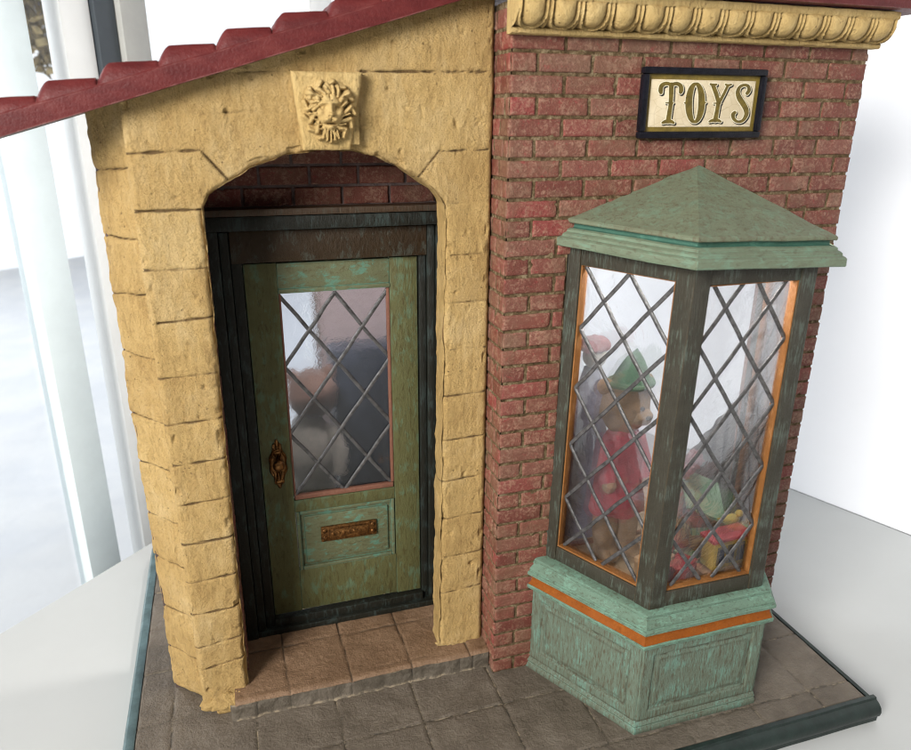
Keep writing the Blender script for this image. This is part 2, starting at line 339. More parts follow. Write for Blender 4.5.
# --- base board with scored paving
def groove(d, w): return max(0.0, 1-abs(d)/w)
def paving():
    mb = MB(); nx, ny = 300, 210; x0, x1, y0, y1 = -21.6, 21.75, -8.75, 21.5
    rows = []; dirt = []; dust = []
    XL = [(-19.6,.0), (-14.8,.02), (-10.0,.03), (-5.25,.0), (-.2,.0), (4.6,.0), (9.4,.01), (14.2,.02), (18.6,0)]
    YL = [-7.2, -2.57, 1.95, 6.45, 10.9, 15.4]
    for j in range(ny+1):
        y = y0+(y1-y0)*(j/ny)**1.25
        r = []
        for i in range(nx+1):
            x = x0+(x1-x0)*i/nx
            wx = x+.10*noise.noise(Vector((x*.3, y*.5, 1))); wy = y+.10*noise.noise(Vector((x*.5, y*.3, 7)))
            g = max(max(groove(wx-a, .13) for a, _ in XL), max(groove(wy-b, .12) for b in YL))
            z = -.075*g + .040*noise.fractal(Vector((x*.5, y*.5, 0)), 1, 2, 3) + .022*noise.noise(Vector((x*3, y*3, 2)))
            edge = min(x-x0, x1-x, y-y0)
            if edge < .12: z -= .12
            r.append((x, y, z)); dirt.append(max(g, 1.0 if edge < .13 else 0)); dust.append(g*.75)
        rows.append(r)
    o = mb.grid(rows); mb.setattr('dirt', o, dirt); mb.setattr('dust', o, dust)
    o2 = mb.box((-21.6,-8.7,-1.2), (21.7,21.5,-.3), bev=0)
    return mb.build('base_board', M['paving'], shop)
base = paving()
mb = MB()                                                        # rounded front edge moulding
prof = [(-8.70,.02), (-8.95,.03), (-9.0,-.12), (-9.22,-.22), (-9.42,-.42), (-9.5,-.72), (-9.45,-1.0), (-9.3,-1.15), (-9.3,-1.5), (-8.7,-1.5)]
o = mb.grid([[(x, p[0], p[1]) for p in prof] for x in np.linspace(-22.3, 22.25, 40)])
mb.f += [tuple(o+k for k in range(10)), tuple(o+39*10+k for k in range(10))]; mb.mi += [0,0]
mb.build('edge_moulding', M['trim_dark'], base, rough=wob(.03,.3))
mb = MB()
prof = [(21.72,.0), (21.95,.04), (22.05,-.1), (22.2,-.3), (22.25,-.7), (22.2,-1.5)]
mb.grid([[(p[0], y, p[1]) for p in prof] for y in np.linspace(-8.95, 21.9, 40)]); mb.build('edge_moulding', M['trim_dark'], base, rough=wob(.03,.3))
mb = MB()
prof = [(-21.58,-.02), (-21.75,.05), (-22.05,.05), (-22.2,-.1), (-22.25,-.5), (-22.25,-1.5)]
mb.grid([[(p[0], y, p[1]) for p in prof] for y in np.linspace(-8.95, 21.9, 40)]); mb.build('edge_moulding', M['trim_reflection'], base, rough=wob(.03,.3))

# --- doorstep (terracotta tiles on a grey riser)
mb = MB(); rows = []; dirt = []; dust = []
XS = [-12.72, -8.97, -5.15, -1.3]
def ystep(x): return .72+.04*math.sin(x*.8)+.04*noise.noise(Vector((x*1.3, 0, 4)))
prof_t = [0, .05, .12, .25, .4] + list(np.linspace(.6, 7.4, 46))
for i, x in enumerate(np.linspace(-15.9, -.02, 150)):
    r = []
    for t in prof_t:
        y = ystep(x)+t
        wx = x+.07*noise.noise(Vector((x, y, 3)))+(y-.7)*.02
        g = max(max(groove(wx-a, .11) for a in XS), groove(y-5.0+.08*noise.noise(Vector((x*.7, 1, 1))), .11), .55*groove(y-1.35, .10))
        z = 1.32-.16*(1-min(1, t/.25))**2-.09*g+.04*noise.fractal(Vector((x*.7, y*.7, 5)), 1, 2, 3)+.02*noise.noise(Vector((x*4, y*4, 2)))
        r.append((x, y, z)); dirt.append(g); dust.append(g*.5)
    rows.append(r)
o = mb.grid(rows); mb.setattr('dirt', o, dirt); mb.setattr('dust', o, dust)
step = mb.build('doorstep', M['terracotta'], shop)
mb = MB(); rows = []; dirt = []; dust = []
XR = [-14.7, -12.7, -10.5, -9.0, -5.15, -2.0, -1.1]
for x in np.linspace(-16.2, -.02, 150):
    r = []
    for z in np.linspace(-.15, 1.19, 16):
        g = max([.8*groove(x-a+.06*nz((x, 0, z), 2), .10) for a in XR])
        lip = max(0, 1-abs(z-1.05)/.09)*.6
        y = ystep(x)+.08+.05*(x < -15.9)*(abs(x)-15.9)*8+.10*noise.fractal(Vector((x*.9, z*.9, 2)), 1, 2, 4)+.08*g+.08*lip-.18*max(0, .25-z)
        r.append((x, y, z)); dirt.append(max(g, lip)); dust.append(max(0, 1-abs(z-.05)/.22)*.9+max(0, 1-abs(z-1.1)/.12)*.9)
    rows.append(r)
o = mb.grid(rows); mb.setattr('dirt', o, dirt); mb.setattr('dust', o, dust)
mb.build('riser', M['step_grey'], step)

# --- brick wall
BL, MJ = 2.9, .15
def brick_face(mb, u0, u1, z0, z1, P, rnd, nu=10, nzz=5, amp=.032, seed=0, corner=False):
    """one rough brick: P(u, z, out) -> point; face grid with rounded rim, skirts back into the mortar"""
    rows = []; us = [u0, u0+.035, u0+.09]+list(np.linspace(u0+.2, u1-.2, nu))+[u1-.09, u1-.035, u1] if u1-u0 > .5 else [u0, u0+.035]+list(np.linspace(u0+.09, u1-.09, 3))+[u1-.035, u1]
    zs = [z0, z0+.03, z0+.08]+list(np.linspace(z0+.18, z1-.18, nzz))+[z1-.08, z1-.03, z1]
    tilt = random.uniform(-.02, .02); tilz = random.uniform(-.03, .03)
    for z in zs:
        r = []
        for u in us:
            e = min(u-u0, u1-u, z-z0, z1-z)
            out = .0 if e < .001 else (.075 if e < .04 else (.092 if e < .1 else .098))
            wu = .025*noise.noise(Vector((u*2.2+seed, z*2.2, 3))); wz = .018*noise.noise(Vector((u*1.7, z*1.7+seed, 8)))
            if e >= .001: out += amp*noise.fractal(Vector((u*2.1+seed, z*2.1, seed)), 1, 2, 4)+tilt*(u-u0)/max(.5, u1-u0)+tilz*(z-z0)
            chip = noise.noise(Vector((u*1.9+seed*3, z*1.9, 21)))
            if chip > .46 and e < .12: out -= (chip-.46)*.55
            r.append(P(u+wu, z+wz, out))
        rows.append(r)
    o = mb.grid(rows); mb.setattr('rnd', o, [rnd]*(len(us)*len(zs)))
mb = MB()
P_front = lambda u, z, out: (u, .08-out, z)
openx = (3.55, 17.25); openz = (8.3, 27.45)
for row in range(0, 39):
    z0, z1 = row+MJ/2, row+1-MJ/2
    cuts = [0.02]
    x = BL if row % 2 else BL/2
    if row % 2 == 0: cuts = [.05]
    while x < 21.2: cuts.append(x+random.uniform(-.05, .05)); x += BL
    cuts.append(21.45)
    if cuts[-1]-cuts[-2] < .3: cuts.pop(-2)
    for a, b in zip(cuts[:-1], cuts[1:]):
        segs = [(a if a < .1 else a+MJ/2, b if b > 21.4 else b-MJ/2)]
        if z0+.1 > openz[0] and z1-.1 < openz[1]:
            ns = []
            for p, q in segs:
                if p < openx[0]: ns.append((p, min(q, openx[0])))
                if q > openx[1]: ns.append((max(p, openx[1]), q))
            segs = ns
        for p, q in segs:
            if q-p > .12: brick_face(mb, p, q, z0, z1, P_front, random.random(), seed=random.uniform(0, 90))
# return face of the wall (x = 0), bricks end on
P_side = lambda u, z, out: (.08-out, u, z)
for row in range(0, 39):
    z0, z1 = row+MJ/2, row+1-MJ/2
    cuts = [.0, 1.35, 3.2] if row % 2 else [.14, .75, 2.1, 3.2]
    for i, (a, b) in enumerate(zip(cuts[:-1], cuts[1:])):
        brick_face(mb, a+(.0 if i == 0 else MJ/2), b-MJ/2, z0, z1, P_side, random.random(), nu=5, seed=random.uniform(0, 90), amp=.045)
wall = mb.build('brick_wall', M['brick'], shop, smooth=75)
mb = MB()
def mortar(x0, x1, z0, z1, F, nx, nzz):
    mb.grid([[F(x, z, .05*noise.fractal(Vector((x*2, z*2, 4)), 1, 2, 4)) for x in np.linspace(x0, x1, nx)] for z in np.linspace(z0, z1, nzz)])
F1 = lambda x, z, d: (x, .055+d, z)
mortar(.1, 3.6, 0, 39.2, F1, 40, 330); mortar(17.2, 21.38, 0, 39.2, F1, 46, 330); mortar(3.6, 17.2, 0, 8.4, F1, 120, 80); mortar(3.6, 17.2, 27.3, 39.2, F1, 130, 110)
mortar(.1, 3.4, 0, 39.2, lambda y, z, d: (.055+d, y, z), 30, 330)
mb.build('mortar', M['mortar'], wall)
mb = MB()                                                         # the wall's body behind its brick skin, side and inner walls
for a, b in (((.18,.2,0),(3.6,1.0,39)), ((17.2,.2,0),(21.35,1.0,39)), ((3.6,.2,0),(17.2,1.0,8.3)), ((3.6,.2,27.45),(17.2,1.0,39))): mb.box(a, b, 0, 0)
mb.box((20.7,1.003,0), (21.35,5.4,39), 0, 0); mb.box((.18,1.003,0), (.75,8.6,39), 0, 0)
mb.build('inner_wall', M['inner_brown'], wall)
mb = MB()
for row in range(0, 39):
    for k in range(1): brick_face(mb, .1+k*2.85+(1.2 if row % 2 else 0), min(8.5, 2.8+k*2.85+(1.2 if row % 2 else 0)), row+MJ/2, row+1-MJ/2, lambda u, z, out: (21.26+out*.9, u, z), random.random(), nu=5, nzz=3, seed=random.uniform(0, 90)) if .1+k*2.85+(1.2 if row % 2 else 0) < 8 else None
mb.build('side_bricks', M['brick'], wall, smooth=75)

# --- egg-and-dart cornice
mb = MB(); NE = 14; x0, x1 = -.22, 21.62; pit = (x1-x0)/NE
pr = [(.1,37.68,0), (-.42,37.68,0), (-.52,37.74,0), (-.52,37.92,0), (-.45,37.97,0)]
nov = 26
for k in range(nov):                                             # ovolo
    a = math.pi/2*k/(nov-1); pr.append((-.45-.9*math.sin(a)**1.0, 37.98+1.05*(1-math.cos(a)), (k+.5)/nov))
yt = pr[-1][0]; pr += [(yt-.08,39.04,0), (yt-.14,39.1,0), (yt-.14,39.38,0), (yt-.05,39.42,0), (.1,39.42,0)]
rows = []; dirt = []
for i in range(NE*26+1):
    x = x0+(x1-x0)*i/(NE*26); f = ((x-x0)/pit) % 1.0; u = (f-.5)*2      # -1..1 over one egg
    jit = noise.noise(Vector((int((x-x0)/pit)*3.3, 0, 0)))
    r = []
    for y, z, v in pr:
        h = 0
        if v:
            w = (v-.95)/.90                                       # 0 at top .. -1 at the bottom
            q = math.hypot(u/.66, (w+.22)/.62) if w < -.22 else abs(u)/.66
            egg = math.sqrt(max(0, 1-q*q))*.36 if q < 1 else 0
            q2 = math.hypot(u/.86, (w+.22)/.80) if w < -.22 else abs(u)/.86
            rim = .22*math.exp(-((q2-1)/.10)**2)
            dart = .13*math.exp(-((abs(u)-1)/.075)**2) if w < -.15 else .06*math.exp(-((abs(u)-1)/.1)**2)
            h = max(egg*(1+.25*jit), rim, dart)-.07
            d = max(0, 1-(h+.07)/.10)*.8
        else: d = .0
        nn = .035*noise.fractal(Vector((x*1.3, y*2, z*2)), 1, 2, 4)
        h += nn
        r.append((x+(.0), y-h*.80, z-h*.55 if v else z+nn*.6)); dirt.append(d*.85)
    rows.append(r)
o = mb.grid(rows); mb.setattr('dirt', o, dirt); m = len(pr)
for e in (0, NE*26): mb.f.append(tuple(o+e*m+k for k in range(m))); mb.mi.append(0)
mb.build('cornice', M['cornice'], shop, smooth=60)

# --- stone arch front
ARC = [(-14.72,29.80), (-14.45,30.38), (-13.42,31.0), (-12.39,31.62), (-10.71,32.2), (-9.01,32.42), (-7.47,32.38), (-6.24,32.1), (-5.0,31.55), (-3.85,30.88), (-3.05,30.25), (-2.62,29.62)]
AX = np.array([a[0] for a in ARC]); AZ = np.array([a[1] for a in ARC])
def xl_in(z): return -15.1+(z-2.4)*(.37/27.4)                      # left pillar's inner edge
def xr_in(z): return -2.97+(z-2.4)*(.36/27.4)
def ztop(x): return 33.06+.298*(x+22.4)+.45                        # under the barge board
SEG = []                                                           # scored block joints (x, z, x, z, depth)
for a in [(-17.9,32.3,-14.55,32.45,1), (-14.5,32.4,-13.45,31.1,1), (-17.9,29.72,-14.8,29.75,1.4), (-17.9,26.95,-14.8,26.9,.7), (-17.4,24.3,-14.8,24.45,1.3), (-17.8,21.4,-14.9,21.5,.8),
          (-17.8,18.85,-14.9,18.95,1), (-17.8,16.5,-15,16.62,1), (-17.8,14.1,-15,14.25,1.1), (-17.8,11.7,-15,11.8,1), (-17.8,9.2,-15.1,9.35,.9), (-17.8,7.0,-15.1,7.15,1.1), (-17.8,4.7,-15.2,5.0,.8), (-17.7,3.1,-15.2,3.5,1.2),
          (-3.0,32.33,-.3,32.4,1), (-3.0,32.33,-4.1,31.0,1), (-2.65,29.72,-.2,29.75,1), (-2.3,26.95,-.2,27.0,.6), (-2.6,24.3,-.2,24.35,.6), (-2.7,21.6,-.2,21.6,.6), (-2.7,18.8,-.2,18.9,.6), (-2.7,16.0,-.2,16.1,.9),
          (-2.8,13.3,-.2,13.45,.9), (-2.8,10.7,-.2,10.85,.8), (-2.85,8.0,-.2,8.1,.7), (-2.9,5.3,-.2,5.5,.7), (-6.85,36.0,-.3,36.15,1), (-14.4,35.75,-10.4,35.95,.55), (-13.9,34.05,-11.9,34.2,.3)]: SEG.append(a)
# splayed end: joints measured along the strip
def segd(x, z):
    best = 0
    for a, b, c, d, w in SEG:
        if min(b, d)-.6 > z or max(b, d)+.6 < z: continue
        L2 = (c-a)**2+(d-b)**2; t = max(0, min(1, ((x-a)*(c-a)+(z-b)*(d-b))/L2)); px, pz = a+t*(c-a), b+t*(d-b)
        wob_ = .07*noise.noise(Vector((x*1.5, z*1.5, 3)))
        dd = abs(math.hypot(x-px, z-pz)+wob_); best = max(best, min(1.15, w*.8+.25)*max(0, 1-dd/.09))
    return best
def stone_pt(x, z, y=2.0, edge=9.0, jx=0):
    """point of the front face: noise, joints, worn rim; returns point and dirt"""
    g = segd(x+jx, z)
    brk = .85+.55*noise.noise(Vector((x*1.1, z*1.1, 12)))
    n = .08*noise.fractal(Vector((x*.45, z*.3, 2)), 1, 2, 3)+.030*noise.fractal(Vector((x*3.4, z*1.5, 5)), 1, 2, 3)
    pit = noise.noise(Vector((x*1.7, z*1.7, 40))); pd = max(0, pit-.52)*.7
    rim = .22*max(0, 1-edge/.28)**2+(.35*max(0, noise.noise(Vector((x*1.3, z*1.3, 77)))-.18) if edge < .35 else 0)
    return (x, y+n+.13*g*min(1.2, max(.45, brk))+pd+rim, z), min(1, g*min(1.1, max(.4, brk))*1.05+pd*1.6+(.35*max(0, noise.noise(Vector((x*1.2, z*1.2, 31)))) if edge < .3 else 0))
mb = MB(); dirt = []
def put(rows_pts):
    rows = [[q[0] for q in r] for r in rows_pts]; o = mb.grid(rows); mb.setattr('dirt', o, [q[1] for r in rows_pts for q in r])
NZP = 420
put([[stone_pt(xl_in(z)*t+(-17.78)*(1-t)+.06*noise.noise(Vector((0, z*.9, t*2)))*(1 if t in (0, 1) else 0), z, edge=min(t, 1-t)*2.9 if True else 9) for t in np.linspace(0, 1, 44)] for z in np.linspace(.35, 29.8, NZP)])
put([[stone_pt(xr_in(z)*(1-t)+(-.06)*t, z, edge=min(t, 1-t)*2.6) for t in np.linspace(0, 1, 40)] for z in np.linspace(1.3, 29.6, NZP)])
xs = np.linspace(-17.78, -.06, 260); rr = []
for x in xs:
    if x < -14.72: zb = 29.8
    elif x > -2.62: zb = 29.6
    else: zb = float(np.interp(x, AX, AZ))+.06*noise.noise(Vector((x*1.6, 0, 9)))
    zt = ztop(x); n = 105
    rr.append([stone_pt(x, zb+(zt-zb)*k/n, edge=min((zt-zb)*k/n if -14.72 <= x <= -2.62 else 9, x+17.78, -.06-x)) for k in range(n+1)])
put(rr)
# reveal of the arch (thickness)
bnd = [(xl_in(z), z) for z in np.linspace(.9, 29.8, 200)]
bnd += [(x, float(np.interp(x, AX, AZ))) for x in np.linspace(-14.70, -2.63, 90)]
bnd += [(xr_in(z), z) for z in np.linspace(29.6, 1.3, 190)]
rv = []
for x, z in bnd:
    r = []
    for k, yy in enumerate((1.98, 2.1, 2.3, 2.6, 2.9, 3.25, 3.6)):
        e = max(0, 1-k/1.6)
        p = Vector((x, yy, z)) + noise.noise_vector(Vector((x*1.2, yy*1.2, z*1.2)))*(.10 if k else .05)+noise.noise_vector(Vector((x*4, yy*4, z*4)))*.03
        if k == 0: p.y += .14+.1*noise.noise(Vector((x, 1, z)))
        r.append((tuple(p), .8*segd(x, z)+.3*max(0, noise.noise(Vector((x*1.1, yy, z*1.1))))))
    rv.append(r)
put(rv)
put([[((-17.78+.10*noise.noise(Vector((z*.9, 1, k)))+.05*noise.noise(Vector((z*3, 2, k)))+(.10 if k == 0 else 0), y, z), .25*max(0, noise.noise(Vector((z*.8, 4, k))))+(.5 if k == 4 else 0)) for k, y in enumerate((2.2, 2.32, 2.5, 2.75, 3.1))] for z in np.linspace(.35, 34.85, 330)])
# splayed left end
ZJ = [3.2, 6.2, 9.6, 12.5, 15.8, 18.6, 22.2, 25.5, 28.3, 31.6]
sp = []
for zq in np.linspace(0, 1, 400):
    r = []
    for t in np.linspace(0, 1, 30):
        z = .1+(ztop(-17.55-1.97*t)-.1)*zq
        x = -17.55-1.97*t-.05*z/34; y = 2.78+1.85*t+.1*noise.noise(Vector((z*.8, t, 5)))
        xo = 0
        if t > .97: xo = .11*noise.fractal(Vector((z*.55, 3, 0)), 1, 2, 4)-.06
        g = max(groove(z-a+.12*noise.noise(Vector((t*2, a, 0)))+.25*(t-.5)*math.sin(a*5), .09) for a in ZJ)*(.55+.6*noise.noise(Vector((z, t*2, 4)))+.2)
        g = max(0, g); n = .10*noise.fractal(Vector((t*1.5, z*.5, 8)), 1, 2, 4)+.04*noise.noise(Vector((t*7, z*3, 2)))+.16*g
        bot = max(0, 1-(z-.1)/.5)
        rim = .3*max(0, 1-(1-t)*3/.25)**2
        r.append(((x+xo+n*.78, y+n*.6+.3*bot**2+rim*.5, z), min(1, g)))
    sp.append(r)
put(sp)
JZ = {0: sorted(q[1] for q in SEG if q[0] < -16), 1: sorted(q[1] for q in SEG if q[2] > -1)}
tn = []
for q in mb.v:
    if q[2] > 32.3 and q[0] > -17.5: k = 40+int(q[0] > -8.6)+2*int(q[2] > 36)
    elif q[0] < -17.9 or q[1] > 2.75: k = 60+sum(q[2] > z for z in ZJ)
    else: k = sum(q[2] > z for z in JZ[0 if q[0] < -9 else 1])+(20 if q[0] > -9 else 0)
    tn.append(max(0, min(1, .5+1.1*noise.noise(Vector((k*7.31, k*3.17, 1.5))))))
mb.setattr('tone', 0, tn)
arch = mb.build('stone_arch', M['stone'], shop, smooth=70)
mb = MB()                                                         # lumpy stone foot
mb.blob((-16.35,1.95,.55), (1.05,.55,.62), amp=.28, fr=1.5, sub=4); mb.blob((-15.75,1.75,.55), (.42,.4,.75), amp=.3, fr=2, sub=4); mb.blob((-17.2,2.2,.45), (.75,.45,.42), amp=.3, fr=2, sub=3)
mb.build('plaster_lump', M['stone'], arch, smooth=80); mb = MB(); mb.blob((-1.9,2.2,1.35), (1.2,.35,.2), amp=.4, fr=3, sub=4); mb.build('plaster_lump', M['stone'], arch, smooth=80); mb = MB(); mb.blob((-.25,1.15,.55), (.3,.35,.6), amp=.4, fr=2, sub=3)
mb.build('plaster_lump', M['stone'], arch, smooth=80)
# keystone
mb = MB(); K = [(-9.86,32.5), (-7.62,32.5), (-6.9,35.95), (-10.25,35.9)]
kr = []
for v in np.linspace(0, 1, 60):
    r = []
    for u in [-.0001]+list(np.linspace(0, 1, 50))+[1.0001]:
        side = u < 0 or u > 1; uu = min(1, max(0, u))
        xa = K[0][0]+(K[3][0]-K[0][0])*v; xb = K[1][0]+(K[2][0]-K[1][0])*v; x = xa+(xb-xa)*uu; z = 32.44+(35.93-32.44)*v
        e = min(uu, 1-uu, v, 1-v)*3
        y = (2.2 if side else 1.42+.10*max(0, 1-e/.18)**2)+.05*noise.fractal(Vector((x*1.6, z*1.6, 9)), 1, 2, 4)
        r.append(((x+.03*noise.noise(Vector((z*2, u, 3))), y, z), .7 if side else .0))
    kr.append(r)
rows = kr; vb = [(((p[0][0], 2.3, p[0][2])), .5) for p in kr[0]]; vt = [(((p[0][0], 2.3, p[0][2])), .5) for p in kr[-1]]
put2 = [vb]+rows+[vt]; o = mb.grid([[q[0] for q in r] for r in put2]); mb.setattr('dirt', o, [q[1] for r in put2 for q in r])
mb.build('keystone', M['cornice'], arch, smooth=50)
# lion mask: relief as a height field
def lion_h(u, v):
    """u right, v up, both about -1.25..1.25; height in courses"""
    G = lambda x, y, sx, sy, h: h*math.exp(-((u-x)/sx)**2-((v-y)/sy)**2)
    def ridge(x0, y0, x1, y1, w, h):
        dx, dy = x1-x0, y1-y0; t = max(0, min(1, ((u-x0)*dx+(v-y0)*dy)/(dx*dx+dy*dy))); d = math.hypot(u-x0-t*dx, v-y0-t*dy)
        return h*max(0, 1-(d/w)**2)
    R = math.hypot(u/1.0, v/1.2)
    h = .16*max(0, 1-(R/1.22)**4)
    for x0, y0, x1, y1, w, hh in LOCKS: h = max(h, ridge(x0, y0, x1, y1, w, hh))
    q = (u/(.60-.10*max(0, -v)))**2+((v+.02)/.84)**2
    if q < 1: h = max(h, .26+.30*(1-q)**.5)
    for s in (-1, 1):
        h = max(h, ridge(s*.50,.52,s*.80,.76,.20,.60))-G(s*.66,.60,.10,.06,.20)    # ears
        h += G(s*.28,.36,.20,.10,.17)+G(s*.17,.58,.12,.16,.10)                      # brow, forehead
        h -= G(s*.30,.16,.14,.085,.20); h += G(s*.30,.15,.06,.05,.15)               # eyes
        h += G(s*.42,-.06,.14,.16,.12)+G(s*.20,-.35,.18,.14,.27)                    # cheek, muzzle
        h -= G(s*.09,-.20,.035,.03,.12)
    h += G(0,.14,.13,.34,.22)+G(0,-.15,.19,.09,.24)-G(0,.62,.035,.14,.08)
    h -= G(0,-.53,.28,.045,.24)+G(0,-.38,.025,.1,.10); h += G(0,-.68,.19,.11,.16)   # mouth, chin
    return max(0, h)
LOCKS = []
random.seed(5)
for k in range(13):                                                # outer and inner curls of the mane
    a = 2*math.pi*(k+.5)/13+math.pi/2; c1, s1 = math.cos(a), math.sin(a); c2, s2 = math.cos(a+.30), math.sin(a+.30); c3, s3 = math.cos(a+.05), math.sin(a+.05)
    LOCKS += [(.62*c1,.76*s1,.92*c2,1.10*s2,.17,.42), (.92*c2,1.10*s2,1.10*c3,1.28*s3,.14,.34)]
for k in range(9):
    a = math.pi*(k/8)-.0; LOCKS.append((.50*math.cos(a),.20+.58*math.sin(a),.72*math.cos(a+.2),.22+.82*math.sin(a+.2),.14,.50))
for s_ in (-1, 1):
    for k in range(4): LOCKS.append((s_*(.46-.03*k),-.22-.18*k,s_*(.84-.10*k),-.10-.22*k,.085,.44))
for k in range(5): LOCKS.append((-.26+.13*k,-.80,-.34+.17*k,-1.16-.08*(2-abs(k-2)),.09,.42))
mb = MB(); rows = []; dirt = []; n = 130
H = [[lion_h(-1.3+2.6*i/n, -1.45+2.9*j/n) for i in range(n+1)] for j in range(n+1)]
for j in range(n+1):
    r = []
    for i in range(n+1):
        u = -1.3+2.6*i/n; v = -1.45+2.9*j/n; h = H[j][i]
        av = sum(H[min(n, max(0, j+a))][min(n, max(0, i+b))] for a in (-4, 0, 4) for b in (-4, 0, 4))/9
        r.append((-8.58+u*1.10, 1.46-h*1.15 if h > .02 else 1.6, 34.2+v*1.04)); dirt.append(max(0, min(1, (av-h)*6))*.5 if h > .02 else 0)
    rows.append(r)
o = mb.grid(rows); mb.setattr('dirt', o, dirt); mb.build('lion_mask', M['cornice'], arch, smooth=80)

# --- recess: side reveals, brick above the door, soffit
mb = MB()
for row in range(0, 33):
    z0, z1 = row+.05+MJ/2, row+1.05-MJ/2
    for k in range(2):
        a = 3.4+k*2.0-(0.9 if row % 2 else 0); b = a+2.0
        brick_face(mb, max(3.3, a)+MJ/2, min(7.3, b)-MJ/2, z0, z1, lambda u, z, out: (-14.98+out+.012*(z-15)*.6, u, z), random.random(), nu=5, nzz=3, seed=random.uniform(0, 90))
        brick_face(mb, max(3.3, a)+MJ/2, min(7.3, b)-MJ/2, z0, z1, lambda u, z, out: (-1.55-out, u, z), random.random(), nu=5, nzz=3, seed=random.uniform(0, 90))
for row in range(0, 5):
    z0, z1 = 29.18+row*1.12+MJ/2, 30.30+row*1.12-MJ/2
    x = -16.0+(1.45 if row % 2 else .5)
    while x < -1.5:
        brick_face(mb, max(-14.9, x)+MJ/2, min(-1.6, x+2.75)-MJ/2, z0, z1, lambda u, z, out: (u, 7.12-out, z), random.random(), seed=random.uniform(0, 90)) if x+2.75 > -14.6 else None
        x += 2.75
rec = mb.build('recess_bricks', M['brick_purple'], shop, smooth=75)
mb = MB()
for a, b in (((-15.9,3.45,0),(-15.02,7.9,35)), ((-1.5,3.45,0),(-.05,7.9,38)), ((-15.0,7.14,29.1),(-1.5,7.9,35)), ((-15.0,3.5,33.6),(-1.5,7.13,34.2))): mb.box(a, b, 0, 0)
mb.box((-19.5,4.7,0), (-19.0,9,33.2), 0, 0); mb.box((-19.0,4.7,0), (-15.95,5.2,33.4), 0, 0)
mb.build('recess_mortar', mk_plain('dark_mortar', (.10,.07,.065), .85, .3, 2, .12), rec)

# --- door frame
YD = 6.9
mb = MB()
for a, b in (((-14.95,6.1,1.3),(-14.25,7.1,28.05)), ((-14.22,6.35,1.3),(-13.72,7.1,28.0)), ((-13.69,6.6,1.3),(-13.12,7.1,28.0)),
             ((-2.9,6.75,1.3),(-2.45,7.1,28.0)), ((-2.42,6.5,1.3),(-1.95,7.1,28.0)), ((-1.92,6.3,1.3),(-1.56,7.1,28.0))): mb.box(a, b, 0, .08)
mb.box((-15.0,7.11,1.3), (-13.08,7.5,28.5), 0, 0); mb.box((-2.95,7.11,1.3), (-1.55,7.5,28.5), 0, 0); mb.box((-13.07,7.45,26.0), (-2.96,7.6,29), 0, 0)
mb.box((-13.4,7.52,1.3), (-12.7,7.65,28), 0, 0); mb.box((-3.3,7.52,1.3), (-2.7,7.65,28), 0, 0)
frame = mb.build('door_frame', M['frame_dark'], shop, rough=wob(.03,.4))
mb = MB(); mb.box((-13.66,6.55,26.2), (-2.44,7.1,28.0), 0, .06); mb.build('head_board', M['frame_brown'], frame, rough=wob(.03,.4))
mb = MB(); mb.box((-14.9,5.95,28.06), (-1.6,7.1,28.85), 0, .12); mb.build('head_moulding', M['frame_dark'], frame, rough=wob(.03,.4))
mb = MB(); mb.box((-14.9,5.75,28.87), (-1.6,7.1,29.25), 0, .1); mb.build('drip_ledge', M['brown_wood'], frame, rough=wob(.03,.4))
mb = MB(); mb.box((-14.9,6.2,1.28), (-1.6,7.1,1.75), 0, .1); mb.box((-13.1,6.45,1.76), (-2.9,7.1,2.35), 0, .08); mb.build('threshold', M['frame_dark'], frame, rough=wob(.04,.5))

# --- door leaf
mb = MB(); gx0, gx1, gz0, gz1 = -11.2, -4.72, 11.0, 24.1
mb.box((-13.06,YD-.02,2.4), (gx0-.05,YD+.5,26.1), 0, .06); mb.box((gx1+.05,YD-.02,2.4), (-2.98,YD+.5,26.1), 0, .06)
mb.box((gx0-.05,YD+.02,2.44), (gx1+.05,YD+.48,5.55), 0, .05); mb.box((gx0-.05,YD+.03,9.9), (gx1+.05,YD+.48,10.75), 0, .05)
door = mb.build('door', M['door_green'], shop, rough=wob(.025,.5))
mb = MB(); mb.box((gx0-.05,YD+.02,24.35), (gx1+.05,YD+.48,26.06), 0, .08); mb.box((gx0-.05,YD-.08,24.3), (gx1+.05,YD+.3,24.58), 0, .08); mb.build('top_rail', M['door_panel'], door, rough=wob(.025,.5))
mb = MB(); mb.box((gx0,YD+.22,5.5), (gx1,YD+.46,9.95), 0, .03); mb.box((gx0+.5,YD+.08,6.0), (gx1-.45,YD+.30,9.45), 0, .16)
for a, b in (((gx0,YD+.0,5.55),(gx0+.22,YD+.3,9.9)), ((gx1-.22,YD,5.55),(gx1,YD+.3,9.9)), ((gx0+.23,YD,5.55),(gx1-.23,YD+.3,5.78)), ((gx0+.23,YD,9.68),(gx1-.23,YD+.3,9.9))): mb.box(a, b, 0, .08)
mb.build('lower_panel', M['door_panel'], door, rough=wob(.03,.5))
mb = MB(); mb.box((gx0,YD+.06,10.76), (gx1,YD+.4,11.12), 0, .1); mb.box((gx1-.16,YD+.1,11.13), (gx1+.04,YD+.4,24.28), 0, .06); mb.box((gx0-.04,YD+.1,11.13), (gx0+.10,YD+.4,24.28), 0, .04)
mb.build('glazing_bead', M['pink_bead'], door, rough=wob(.02,.5))
mb = MB(); mb.box((gx0+.02,YD+.26,10.9), (gx1-.02,YD+.36,24.3), 0, 0); mb.build('glass_pane', M['door_glass'], door)
